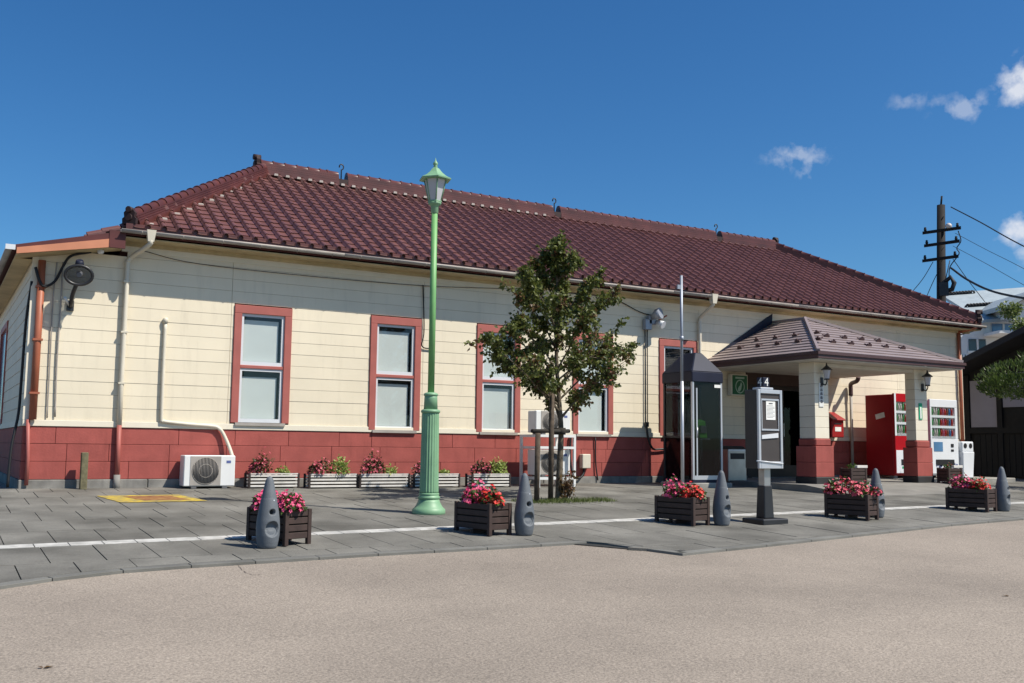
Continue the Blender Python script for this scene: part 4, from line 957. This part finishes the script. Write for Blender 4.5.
# white planters along the wall
wpl = [(4.53, 5.31, -.42), (5.47, 6.27, -.60), (6.34, 7.20, -.64), (7.31, 8.15, -.69), (8.40, 9.13, -.79)]
ord_ = ['first', 'second', 'third', 'fourth', 'fifth']
for i, (a, b, y) in enumerate(wpl):
    z = gz((a+b)/2, y); w_ = b-a; h = .235; d_ = .26
    t = thing('white_planter', (a, y, z), ord_[i]+' white slatted planter from the outdoor unit along the red wainscot', 'planter', 'white slatted planters along the wall')
    for k in range(4):
        za = .02+k*.054
        for yy in (0, d_-.018): MB().box(.0, w_, yy, yy+.018, za, za+.031).build('slat', 'white_slat', t, bevel=.003)
        for xx in (.0, w_-.018): MB().box(xx, xx+.018, .019, d_-.019, za, za+.031).build('slat', 'white_slat', t, bevel=.003)
    for xx in (-.032, w_+.002):
        for yy in (-.008, d_-.025): MB().box(xx, xx+.03, yy, yy+.033, 0, h+.004).build('post', 'wood_dark', t)
    MB().box(.02, w_-.02, .045, d_-.045, .02, h-.03).build('liner', 'soil', t); MB().box(-.004, w_+.004, -.006, .02, h-.012, h+.006).build('rim', 'white_slat', t)
    zz = z+h-.03
    clump((a+w_*.30, y+.13, zz), .27, .17, .40 if i in (0, 2) else .29, 'petal_dull', 'dull red begonia in the '+ord_[i]+' white planter from the outdoor unit', nl=300, nf=190, fr=.026, leafm='leaf_bronze')
    lime = [(.72, .13, .12, .15), (.70, .25, .20, .37), (.68, .2, .16, .20), (.75, .14, .1, .10), (.76, .22, .18, .36)][i]
    clump((a+w_*lime[0], y+.13, zz), lime[1], lime[2], lime[3], None, 'lime green leafy plant in the '+ord_[i]+' white planter from the outdoor unit', nl=330 if lime[3] > .2 else 130, nf=0, leafm='leaf_lime', name='leafy_plant', ll=.05)['category'] = 'plant'
# small dark planters at the porch columns
for x, y, lb, k in ((15.27, -3.22, 'small dark planter at the foot of the left porch column', 'left'), (18.16, -3.22, 'small dark planter at the foot of the right porch column', 'right')):
    z = .028; dark_planter('small_planter', (x, y, z), R(-3), lb, 'small planters at the porch columns', .42, .62 if False else .30, .34)
    clump((x+.2, y+.15, z+.30), .16, .12, .14, 'petal_coral', 'sparse orange flowers in the small planter at the '+k+' porch column', nl=50, nf=9, fr=.024)
    tag(MB().box(.16, .45, -.012, .05, 0, .05).build('sunlit_rim_strip', 'white_slat', None, loc=(x, y, z+.342), bevel=.004), 'white strip standing in for the sunlit rim of the planter at the '+k+' porch column', 'board')  # white strip added for the sunlit top edge of the dark planter

# ------------------------------------------------------------------ timetable stand
tx, ty = 9.45, -6.86; tz = gz(tx, ty)
t = thing('timetable_stand', (tx, ty, tz), 'bus timetable box on a dark pedestal with the number 4 on top', 'bus stop', rz=R(2))
MB().box(-.23, .23, -.19, .19, -.02, .06).build('base_plate', 'black_metal', t, bevel=.012)
MB().frustum(0, 0, .06, .48, .088, .08, .072, .066).build('pedestal', 'black_metal', t, bevel=.01); MB().box(-.055, .055, -.05, .05, .48, .71).build('stem', 'steel', t)
x0, x1, y0, y1, z0, z1 = -.22, .22, -.125, .125, .70, 1.72
cab = MB().box(x0, x1, y0+.035, y1, z0, z1).build('cabinet', 'black_metal', t, bevel=.008)
fr_ = MB(); fr_.box(x0, x0+.04, y0, y0+.034, z0, z1).box(x1-.04, x1, y0, y0+.034, z0, z1).box(x0+.04, x1-.04, y0, y0+.034, z1-.05, z1).box(x0+.04, x1-.04, y0, y0+.034, z0, z0+.09); fr_.build('door_frame', 'silver', cab, bevel=.004)
MB().box(x0+.04, x1-.04, y0+.018, y0+.034, z0+.09, z1-.05).build('display_back', 'display_back', cab)
fr_ = MB()
for za in (1.19, 1.58): fr_.box(x0+.06, x1-.06, y0+.006, y0+.017, za, za+.022)
fr_.box(x0+.06, x0+.072, y0+.006, y0+.017, 1.21, 1.58).box(x1-.072, x1-.06, y0+.006, y0+.017, 1.21, 1.58); fr_.build('inner_frame', 'silver', cab)
pp = MB().box(-.07, .10, y0+.012, y0+.0165, 1.33, 1.57).build('timetable_paper', 'paper', cab)
mb = MB(); mb.box(-.02, .05, y0+.0105, y0+.0118, 1.535, 1.55)
for k in range(10): mb.box(-.055, .085-.03*(k % 3 == 0), y0+.0105, y0+.0118, 1.36+k*.017, 1.363+k*.017)
mb.build('print', 'ac_grey', pp)
MB().hexa([(x0+.06, y0+.004, 1.08), (x1-.08, y0+.004, 1.10), (x1-.08, y0+.016, 1.10), (x0+.06, y0+.016, 1.08), (x0+.06, y0+.004, 1.13), (x1-.08, y0+.004, 1.16), (x1-.08, y0+.016, 1.16), (x0+.06, y0+.016, 1.13)]).build('notice_strip', 'white_alu', cab)
MB().tube([(x0-.05, y0-.005, z0+.10), (x1-.02, y0-.01, z0+.065)], .01, 6).build('bar', 'white_alu', cab)
MB().box(-.12, .12, -.07, .08, z1, z1+.035).build('top_cap', 'silver', t, bevel=.008)
nb = MB().box(-.058, .058, -.058, .058, z1+.036, z1+.165).build('number_cube', 'navy_metal', t, bevel=.006)
def text_mesh(s_, size, name, m_, parent, loc, rot):
    cu = bpy.data.curves.new(name, 'FONT'); cu.body = s_; cu.size = size; cu.extrude = .0015; cu.align_x = 'CENTER'; cu.align_y = 'CENTER'; cu.resolution_u = 3
    ob = bpy.data.objects.new(name, cu); C.objects.link(ob); bpy.context.view_layer.update(); me = bpy.data.meshes.new_from_object(ob.evaluated_get(bpy.context.evaluated_depsgraph_get())); bpy.data.objects.remove(ob)
    me.materials.clear(); me.materials.append(MATS[m_]); o = inst(name, me, parent, loc, rot); return o
text_mesh('4', .155, 'numeral', 'paper', nb, (0, -.0605, z1+.1), (R(90), 0, 0)); text_mesh('4', .155, 'numeral', 'paper', nb, (-.0605, 0, z1+.1), (R(90), 0, R(-90)))

# ------------------------------------------------------------------ vending machines
def vending(loc, w_, h_, d_, label, red):
    t = thing('vending_machine', loc, label, 'vending machine', 'vending machines by the porch')
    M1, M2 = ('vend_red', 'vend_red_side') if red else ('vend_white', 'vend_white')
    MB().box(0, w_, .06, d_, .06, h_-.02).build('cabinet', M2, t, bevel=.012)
    for x in (.05, w_-.17):
        for y in (.10, d_-.2): MB().box(x, x+.12, y, y+.12, 0, .06).build('foot', 'concrete', t)
    zs = h_*.50; zt = h_*.90
    f = MB(); f.box(0, w_, 0, .059, .10, zs) ; f.box(0, w_, 0, .059, zt, h_); f.box(0, .06, 0, .059, zs, zt); f.box(w_-.10, w_, 0, .059, zs, zt); door = f.build('door', M1, t, bevel=.008)
    if red:
        MB().box(.02, w_-.02, -.006, 0, .12, h_*.33).build('lower_panel', 'vend_white', door); MB().box(.0, .055, -.005, 0, zs, h_).build('side_trim', 'vend_white', door)
    MB().box(.06, w_-.10, .052, .058, zs, zt).build('shelf_back', 'paper', t)
    n = 3; sh = (zt-zs)/n
    for k in range(n):
        z = zs+k*sh; MB().box(.06, w_-.10, .0, .051, z, z+.055).build('price_rail', 'vend_white', door)
        mb = MB(); nb_ = int((w_-.2)/.075)
        for i in range(nb_):
            x = .085+i*(w_-.2)/nb_+.02; hh = sh*random.uniform(.62, .78)
            mb.lathe([(.022, 0), (.024, hh*.6), (.016, hh*.8), (.01, hh)], 8, x, .03, z+.056)
        mb.build('bottle_row', 'bottles', t)['kind'] = 'stuff'
    MB().box(.06, w_-.10, -.003, -.0, zs, zt).build('display_glass', 'clear_glass', door)
    MB().box(w_*.16, w_-.18, -.012, -.0065, .30, .43).build('delivery_slot', 'black_plastic', door)
    if red: MB().box(w_*.45, w_-.15, -.008, -.0, .64, .86).build('coin_panel', 'steel', door); MB().box(w_*.18, w_*.5, -.009, -.0065, .22, .27).build('sticker', 'plate_green', door)
    else:
        MB().box(.10, w_*.42, -.006, 0, .62, .84).build('ad_screen', 'window_blue', door); MB().box(w_*.72, w_*.82, -.008, 0, .72, .80).box(w_*.72, w_*.82, -.008, 0, .62, .67).build('coin_panel', 'black_plastic', door)
        mb = MB()
        for cx in (.30, .86):
            for _ in range(26):
                x, z = cx+random.gauss(0, .05), random.uniform(.13, .28); mb.add([(x, -.004, z), (x+.02, -.004, z+.03), (x+.01, -.004, z+.08), (x-.015, -.004, z+.04)], [(0, 1, 2, 3)])
        mb.build('printed_flowers', 'blue_print', door)
    return t
vz = .086
random.seed(5)
v1 = vending((18.98, -1.27, vz), 1.12, 1.93, .82, 'red drink vending machine with a plain dark red side panel', True)
mb = MB(); c, s = math.cos(R(-12)), math.sin(R(-12))
mb.add([(-.0035, .40+c*a-s*b, 1.42+s*a+c*b) for a, b in ((-.13, -.06), (.13, -.06), (.13, .06), (-.13, .06))], [(0, 3, 2, 1)]); mb.build('side_sticker', 'paper', v1)
vending((20.22, -1.27, vz), 1.0, 1.84, .8, 'white drink vending machine right of the right porch column', False)
t = thing('recycling_bin', (21.27, -1.35, vz), 'white recycling bin with two round openings beside the white vending machine', 'bin')
MB().frustum(.22, .2, 0, .62, .19, .17, .22, .2).build('body', 'vend_white', t, bevel=.015); MB().box(.0, .44, .02, .38, .621, .86).build('hood', 'vend_white', t, bevel=.02)
for x in (.12, .32): MB().lathe([(.06, 0), (.06, .006)], 16).build('opening', 'black_plastic', t, loc=(x, .019, .76)).rotation_euler = (R(90), 0, 0)
t = thing('white_case', (21.46, -1.32, vz), 'low white case between the vending machine and recycling bin', 'case') if False else None

# ------------------------------------------------------------------ young tree
random.seed(11)
TX, TY = 8.57, -3.30; TZ = gz(TX, TY)
tree = thing('young_tree', (TX, TY, TZ), 'young street tree with dark green leaves tied to stakes', 'tree')
def tp(px, py, dy=0.0):
    p = atY(px, py, TY+dy); return p-Vector((TX, TY, TZ))
trunk_pts = [Vector((0, 0, -.05)), Vector((0, 0, .1)), tp(560, 460), tp(561, 430), tp(559, 400), tp(557, 370), tp(556, 330), tp(557, 290), tp(558, 265), tp(557, 252)]
tr = curve(trunk_pts, 4); nT = len(tr)
MB().tube(tr, [.068*(1-.86*(i/(nT-1))**.8) + (.025 if i < 3 else 0) for i in range(nT)], 10).build('trunk', 'bark', tree)
limbs = []; LB = MB()
def limb(a, b, r0, sag=0.0):
    a, b = Vector(a), Vector(b); m_ = (a+b)/2 + Vector((random.uniform(-.05, .05), random.uniform(-.05, .05), sag)); p = curve([a, m_, b], 5)
    LB.tube(p, [r0*(1-.8*i/(len(p)-1)) for i in range(len(p))], 6); limbs.append(p)
spec = [((560, 412), (482, 335), -.6), ((559, 405), (505, 345), .5), ((560, 418), (612, 372), -.5), ((559, 400), (628, 345), .3), ((558, 390), (598, 330), .7), ((557, 385), (520, 318), -.3), ((557, 372), (540, 340), .8), ((557, 370), (585, 318), -.7),
        ((556, 350), (526, 300), .3), ((556, 345), (607, 300), .2), ((556, 330), (590, 285), -.4), ((556, 330), (528, 282), -.5), ((557, 310), (575, 262), .35), ((557, 305), (538, 265), .2), ((557, 290), (560, 254), -.1), ((558, 282), (570, 262), -.25), ((557, 400), (535, 360), -.9), ((558, 395), (580, 355), .95), ((557, 340), (556, 300), .8), ((557, 345), (558, 300), -.8), ((558, 405), (500, 358), -.1), ((558, 380), (602, 352), -.15), ((559, 418), (538, 376), .2), ((560, 420), (592, 382), .25), ((558, 410), (522, 370), .35), ((557, 268), (557, 244), .05), ((557, 280), (548, 256), .15), ((556, 335), (518, 292), .1), ((556, 335), (614, 295), -.1), ((557, 320), (600, 276), .2), ((557, 320), (524, 272), .1), ((558, 390), (508, 330), -.4), ((558, 390), (616, 330), .0)]
for a, b, dy in spec: limb(tp(a[0], a[1]), tp(b[0], b[1], dy), .017, .06)
tips = []
for p in list(limbs):
    for k in range(15):
        i = random.randint(3, len(p)-1); base = p[i]; d = (p[min(i+1, len(p)-1)]-p[i-1]).normalized()
        sc_ = clamp(1.9-base.z*.40, .55, 1.15); e = base + (d*random.uniform(.1, .26) + rvec()*random.uniform(.12, .26) + Vector((0, 0, -.02)))*sc_; LB.tube([base, (base+e)/2+rvec()*.02, e], [.007, .005, .003], 4); tips.append((base, e))
    tips.append((p[-3], p[-1]))
for i in range(40):
    k = random.randint(int(nT*.55), nT-1); q_ = 1-.7*(k-nT*.55)/(nT*.45); e = tr[k]+Vector((random.uniform(-.24, .24)*q_, random.uniform(-.28, .28)*q_, random.uniform(0, .18))); LB.tube([tr[k], e], [.006, .003], 4); tips.append((tr[k], e))
LB.build('limb', 'bark', tree)
lf = MB(); lr = MB()
for a, e in tips:
    rusty = random.random() < .2
    for _ in range(random.randint(26, 38)):
        q = a.lerp(e, random.uniform(.15, 1.1)) + rvec()*random.uniform(.01, .075); d = (e-a).normalized()*.4 + rvec()*.9 + Vector((0, 0, -.35)); sz = random.uniform(.048, .09)
        leaf(lr if (rusty and random.random() < .6) else lf, q, d, (Vector((0, 0, .7))+rvec()).normalized(), sz, sz*.72)
crown = lf.build('crown', 'leaf_tree', tree); lr.build('rusty_leaves', 'leaf_rust', crown)
# shoots at the foot
mb = MB(); st = MB()
for k in range(12):
    a = Vector((random.uniform(-.03, .14), random.uniform(-.14, .0), 0)); b = a+Vector((random.uniform(-.08, .14), random.uniform(-.12, .05), random.uniform(.18, .46))); st.tube([a, b], [.006, .003], 4)
    for _ in range(13): leaf(mb, a.lerp(b, random.uniform(.25, 1))+rvec()*.03, rvec()+Vector((0, 0, -.2)), rvec(), .075, .05)
t = thing('basal_shoots', (TX, TY, TZ), 'reddish leafy shoots at the foot of the young tree', 'plant'); st.build('stem', 'bark', t); mb.build('foliage', 'leaf_rust', t)
# stakes
for (px_b, py_b, px_t, py_t, lb) in ((536.5, 502, 538, 433, 'left wooden stake beside the young tree'), (550.5, 501, 552, 392, 'taller wooden stake close to the tree trunk')):
    b = atY(px_b, py_b, -3.62 if px_b < 540 else -3.50); b.z = gz(b.x, b.y); tt_ = atY(px_t, py_t, b.y)
    tag(MB().tube([(0, 0, -.1), Vector((tt_.x-b.x, 0, tt_.z-b.z))], .042, 10).build('tree_stake', 'stake', None, loc=b), lb, 'stake')
p0, p1 = atY(532, 431, -3.56), atY(569, 431, -3.36)
cb = thing('stake_crossbar', p0, 'dark horizontal bar tying the stakes to the young tree', 'stake'); MB().tube([(0, 0, 0), p1-p0], .03, 8).build('bar', 'rope', cb)
q0 = atY(560, 431, -3.36)-p0; MB().tube([q0+Vector((0, 0, -.05)), q0+Vector((0, .0, .05))], .09, 12).build('tie', 'rope', cb)
# grass strip
mb = MB()
for _ in range(2600):
    u, v = random.random(), random.gauss(0, 1); x = 7.65+1.65*u; y = -3.62+.14*v + (x-8.5)*-.05
    h = random.uniform(.02, .07)*(1.2 if random.random() < .15 else 1); p = Vector((x, y, gz(x, y)-.002)); d = Vector((random.uniform(-.5, .5), random.uniform(-.5, .5), 1)).normalized()
    s = rvec()*.006; s.z = 0; mb.add([p-s, p+s, p+d*h], [(0, 1, 2)])
tag(mb.build('grass', 'grass'), 'short weedy grass strip at the foot of the young tree', 'grass', kind='stuff')
# dry leaf on the drive
for px, py, lb in ((43, 669, 'small dry brown leaf on the driveway at lower left'), (1006, 597, 'dark dead leaf on the driveway at right')):
    d = ray(px, py); tt_ = 0
    for _ in range(2000):
        tt_ += .02; P_ = CAM+d*tt_
        if P_.z < gz(P_.x, P_.y)-.03: break
    mb = MB(); leaf(mb, Vector((0, 0, .004)), Vector((1, .2, .15)), Vector((0, 0, 1)), .055, .035); leaf(mb, Vector((0, 0, .004)), Vector((-.7, .5, .3)), Vector((0, 0, 1)), .03, .025)
    tag(mb.build('fallen_leaf', 'leaf_rust', None, loc=(P_.x, P_.y, gz(P_.x, P_.y)-.03)), lb, 'leaf')

# ------------------------------------------------------------------ background right
# dark timber building, gable wall facing the station
WX = 26.5
t = thing('timber_building', (WX, 1, 0), 'black timber building with pale plaster panels and a deep eave at right', 'building'); TO = (WX, 1, 0)
def wb(mb, name, m_, bevel=0, parent=None): return mb.build(name, m_, parent or t, off=TO, bevel=bevel)
ya, yb = -9.0, 5.0
def vz_(y): return 2.93 + (2.3-y)*.385 if y > -2.6 else 2.93+4.9*.385-(-2.6-y)*.385
mb = MB(); mb.add([(WX, yb, 0), (WX, yb, vz_(yb)), (WX, -2.6, vz_(-2.6)), (WX, ya, vz_(ya)), (WX, ya, -.3), (WX+9, yb, 0), (WX+9, yb, vz_(yb)), (WX+9, -2.6, vz_(-2.6)), (WX+9, ya, vz_(ya)), (WX+9, ya, -.3)], [(0, 1, 2, 3, 4), (9, 8, 7, 6, 5), (0, 5, 6, 1), (3, 8, 9, 4)]); wb(mb, 'wall', 'black_wood')
for (y0, y1, z0, z1) in ((2.05, 1.22, 1.42, 2.78), (1.02, -.9, 1.98, 2.95), (-1.1, -3.2, 1.98, 2.95), (3.9, 2.3, 1.42, 2.6)):
    wb(MB().box(WX-.03, WX-.002, y1, y0, z0, z1), 'plaster_panel', 'plaster_grey')
for y in (2.15, 1.12, -1.0, -3.3): wb(MB().box(WX-.07, WX-.031, y-.08, y+.08, .0, 2.95), 'post', 'black_wood')
wb(MB().box(WX-.075, WX-.032, ya, yb, 1.24, 1.40), 'rail', 'black_wood')
y = 1.95
while y > -.95:
    wb(MB().box(WX-.03, WX-.002, y-.17, y, .02, 1.22), 'wall_board', 'black_wood', .004); y -= .18
for s_, (y0, y1) in ((0, (5.4, -2.6)), (1, (-9.4, -2.6))):
    za, zb_ = vz_(y0), vz_(y1); mb = MB(); mb.hexa([(WX-.95, y0, za+.02), (WX+9, y0, za+.02), (WX+9, y1, zb_+.02), (WX-.95, y1, zb_+.02), (WX-.95, y0, za+.2), (WX+9, y0, za+.2), (WX+9, y1, zb_+.2), (WX-.95, y1, zb_+.2)]); wb(mb, 'roof', 'roof_dark')
# white two-storey house far behind
ang = math.atan2(ray(985, 380).x, ray(985, 380).y); HB = CAM + Vector((math.sin(ang), math.cos(ang), 0))*47; HB.z = .2
t = thing('white_house', HB, 'white two storey house with a pale blue tiled roof behind the timber building', 'house', rz=-R(30)); 
kx, kz = 995.56/(47*.893**1)/.893*.90, 995.56/(47*.893)
def hx(px): return (px-985)/kx
def hz(py): return (462-py)/kz
MB().box(hx(952), hx(1075), 0, 7, -.5, hz(317)).build('wall', 'wall_white', t)
MB().box(hx(944), hx(956), .5, 7, -.5, hz(316)).build('rear_wall', 'wall_white', t)
rfh = MB().hexa([(hx(977), -.6, hz(321)), (hx(1080), -.6, hz(312)), (hx(1080), 3.6, hz(289)*1.08+.2), (hx(979), 3.6, hz(297)*1.08+.2), (hx(977), -.6, hz(318)), (hx(1080), -.6, hz(309)), (hx(1080), 3.6, hz(286)*1.08+.2), (hx(979), 3.6, hz(294)*1.08+.2)]).build('roof', 'roof_pale', t)
for k in range(9):   # snow guards
    for t_ in (.92, .45):
        yv = -.6+4.2*t_; xv = hx(982+k*3.2)*(1+yv/47); fx = (xv-hx(977))/(hx(1080)-hx(977)); z0_, z1_ = hz(318)+(hz(309)-hz(318))*fx, (hz(294)+(hz(286)-hz(294))*fx)*1.08+.2; zv = z0_+(z1_-z0_)*t_
        MB().tube([(xv, yv, zv), (xv+.07, yv-.08, zv+.10), (xv+.16, yv-.08, zv+.10), (xv+.22, yv, zv)], .05, 5).build('snow_guard', 'roof_dark', rfh)
# cross gable
gx0, gx1, gp = hx(996), hx(1030), hx(1012)
MB().prism([(gx0, hz(318)), (gx1, hz(318)), (gx1, hz(308)), (gp, hz(299)), (gx0, hz(308))], lambda a, b: (a, -1.4, b), lambda a, b: (a, .2, b)).build('gable_wall', 'wall_white', t)
for a, b in ((gx0-.35, gp), (gp, gx1+.35)):
    za, zb_ = (hz(311), hz(297)) if b == gp else (hz(297), hz(311)); MB().hexa([(a, -1.8, za), (b, -1.8, zb_), (b, 2, zb_), (a, 2, za), (a, -1.8, za+.2), (b, -1.8, zb_+.2), (b, 2, zb_+.2), (a, 2, za+.2)]).build('gable_roof', 'roof_pale', t)
def hwin(a, b, c, d, m_, y=-.03):
    o = MB().box(hx(a), hx(b), y, y+.02, hz(d), hz(c)).build('window', m_, t)
    MB().box(hx((a+b)/2)-.04, hx((a+b)/2)+.04, y-.03, y-.001, hz(d), hz(c)).build('mullion', 'wall_white', o); MB().box(hx(a)-.06, hx(b)+.06, y-.04, y-.001, hz(d)-.1, hz(d)).build('sill', 'wall_white', o)
hwin(969.5, 987, 336, 348, 'window_dark'); hwin(961, 966, 352, 362, 'window_dark'); hwin(994, 1017, 320, 330, 'window_blue', -1.43 if False else -.04)
MB().box(hx(985), hx(1060), -1.4, -.05, hz(331)-.1, hz(331)+.02).build('balcony', 'wall_white', t); MB().box(hx(993), hx(1018), -1.38, -1.36, hz(319)-.0, hz(317)).build('canopy_edge', 'roof_pale', t)
# vine on the house
def bush(name, loc, r, n, m_, label, cat, rz=0, stem=None, squash=.7, ll=.14):
    t = thing(name, loc, label, cat); mb = MB(); lumps = [(rvec()*random.uniform(.2, .75), random.uniform(.25, .5)) for _ in range(14)]
    for _ in range(n):
        c, q = random.choice(lumps); v = rvec(); p = Vector(((c.x+v.x*q)*r[0], (c.y+v.y*q)*r[1], (c.z+v.z*q)*r[2])); leaf(mb, p, rvec()+v*.6, (v+rvec()*.7).normalized(), ll*random.uniform(.6, 1.3), ll*.55)
    mb.build('crown', m_, t)
    if stem: MB().tube(stem[0], stem[1], 8).build('trunk', 'bark', t)
    return t
random.seed(9)
def far(px, py, dist):
    a = ray(px, py); h = math.hypot(a.x, a.y); return CAM+a*(dist/h)
bush('climbing_vine', far(1009, 310, 44), (.75, .4, .42), 420, 'vine_leaf', 'pale green vine foliage in front of the white house gable', 'plant', ll=.16)
bush('climbing_vine', far(1021, 326, 44), (.5, .4, .42), 300, 'vine_leaf', 'lower pale green vine foliage at the right edge by the white house', 'plant', ll=.16)
# pine with layered pads at the right edge
pc = Vector((21.25, -4.45, 0)); pz = gz(pc.x, pc.y)
t = thing('garden_pine', (pc.x, pc.y, pz), 'clipped garden pine with a rounded green pad at the right edge', 'tree'); crownmb = MB()
tkp = curve([(.35, -.3, -.1), (.3, -.35, .8), (.05, -.1, 1.6), (.2, .0, 2.4), (.3, .1, 3.0)], 5); MB().tube(tkp, [.13*(1-.6*i/(len(tkp)-1)) for i in range(len(tkp))], 9).build('trunk', 'bark', t)
brm = MB()
for (ox, oy, oz, rr, hh) in ((-.75, .75, 2.35, 1.15, .40), (-.2, .1, 2.75, 1.15, .42), (.3, -.1, 3.15, .9, .35), (-1.05, 1.0, 2.15, .75, .26), (.1, -.8, 2.4, .9, .3)):
    brm.tube([(.15, -.05, oz-.25), (ox, oy, oz)], [.05, .02], 6)
    for _ in range(1900):
        v = rvec(); q = random.uniform(.75, 1.0); p = Vector((ox+v.x*rr*q*(1+.12*math.sin(9*v.y)), oy+v.y*rr*q, oz+v.z*hh*q)); d = (v*.6+Vector((0, 0, .9))+rvec()*.5); leaf(crownmb, p, d, rvec(), random.uniform(.07, .13), .02 if False else .03)
brm.build('limb', 'bark', t); crownmb.build('crown', 'pine_leaf', t)

# utility pole
UP = far(942.5, 300, 40.5); UP.z = .22; k0 = UP
t = thing('utility_pole', UP, 'dark wooden utility pole with three crossarms behind the roof', 'utility pole', rz=-R(53.5))
def uh(py): return CAM.z + (40.5/math.hypot(ray(943, py).x, ray(943, py).y))*ray(943, py).z - UP.z
top = uh(205)
MB().tube([(-.22, 0, -.2), (.06, 0, top)], [.20, .145], 12).build('shaft', 'pole_wood', t); MB().tube([(.06, 0, top), (.10, 0, uh(196))], .04, 6).build('spike', 'pole_wood', t)
for py, a, b in ((231.5, -.62, .72), (244.5, -.58, .66), (259.5, -.66, .60)):
    z = uh(py); ca = MB().hexa([(a, -.26, z-.10), (b, -.26, z+.0), (b, -.16, z+.0), (a, -.16, z-.10), (a, -.26, z+.0), (b, -.26, z+.11), (b, -.16, z+.11), (a, -.16, z+.0)]).build('crossarm', 'pole_wood', t)
    for x in (a+.1, b-.12): MB().lathe([(.04, 0), (.06, .05), (.035, .08), (.05, .12), (.02, .15)], 8, x, -.21, z+.02 if x < 0 else z+.1).build('insulator', 'pole_wood', ca)
MB().lathe([(.08, 0), (.12, .08), (.10, .16), (.04, .2)], 10, .30, -.21, uh(231.5)+.06).build('insulator', 'insulator', t)
MB().tube([(.02, -.25, uh(285)), (.30, -.35, uh(279)), (.42, -.35, uh(285)), (.34, -.35, uh(291)), (.1, -.3, uh(293))], .09, 8).build('cable_coil', 'cable', t); MB().box(-.1, .22, -.42, -.2, uh(297), uh(284)).build('transformer', 'black_metal', t)
MB().tube(curve([(.62, -.2, uh(233)), (.7, -.2, uh(243)), (.55, -.2, uh(250)), (.62, -.2, uh(256)), (.3, -.2, uh(268)), (.25, -.25, uh(280))], 5), .02, 5).build('jumper_wire', 'cable', t)
MB().tube([(-.05, -.2, uh(300)), (.3, -.25, uh(262))], .018, 5).build('guy_bracket', 'cable', t)
# overhead wires
def wire(p, dist, r, label): tag(MB().tube(curve([tuple(far(a, b, d_)) for (a, b), d_ in zip(p, dist)], 6), r, 5).build('overhead_wire', 'cable'), label, 'wire')
wire([(951, 207), (980, 222), (1010, 239), (1045, 257)], (40.4, 38, 35.5, 33), .022, 'highest overhead wire running right from the pole top')
wire([(951, 268), (968, 280), (995, 292), (1045, 302)], (40.2, 38, 36, 33), .04, 'thick sagging overhead cable leaving the pole low')
wire([(955, 233), (985, 249), (1015, 264), (1045, 280)], (40.4, 38, 35.5, 33), .009, 'thin overhead wire from the top crossarm')
wire([(953, 246), (985, 263), (1015, 280), (1045, 297)], (40.4, 38, 35.5, 33), .009, 'thin overhead wire from the middle crossarm')
wire([(953, 259), (968, 280), (985, 302)], (40.2, 41, 43), .014, 'thin wire dropping from the lowest crossarm to the white house')
wire([(933, 262), (922, 280), (905, 300)], (40.3, 41, 42), .014, 'thin wire leaving the lowest crossarm to the left')
wire([(940, 268), (933, 282), (926, 298)], (40.3, 40.5, 41), .014, 'stay wire descending left beside the pole')
# service drop brackets at the right gable of the station
t = thing('service_mast', (25.15, 1.4, 0.0), 'thin grey service mast beside the right end of the station roof', 'pole'); zt_ = 4.25
MB().tube([(0, 0, -.1), (0, 0, zt_)], .02, 8).build('mast', 'grey_pole', t); MB().tube([(-.75, -.4, 3.62), (-.3, -.2, 3.72), (0, 0, 3.85)], .02, 6).tube([(0, 0, 4.0), (.35, -.2, 4.12)], .02, 6).build('bracket', 'black_metal', t)
MB().lathe([(.04, 0), (.05, .04), (.03, .1)], 8, -.1, -.05, 3.8).lathe([(.04, 0), (.05, .04), (.03, .1)], 8, .05, -.05, 4.22).build('insulator', 'insulator', t)
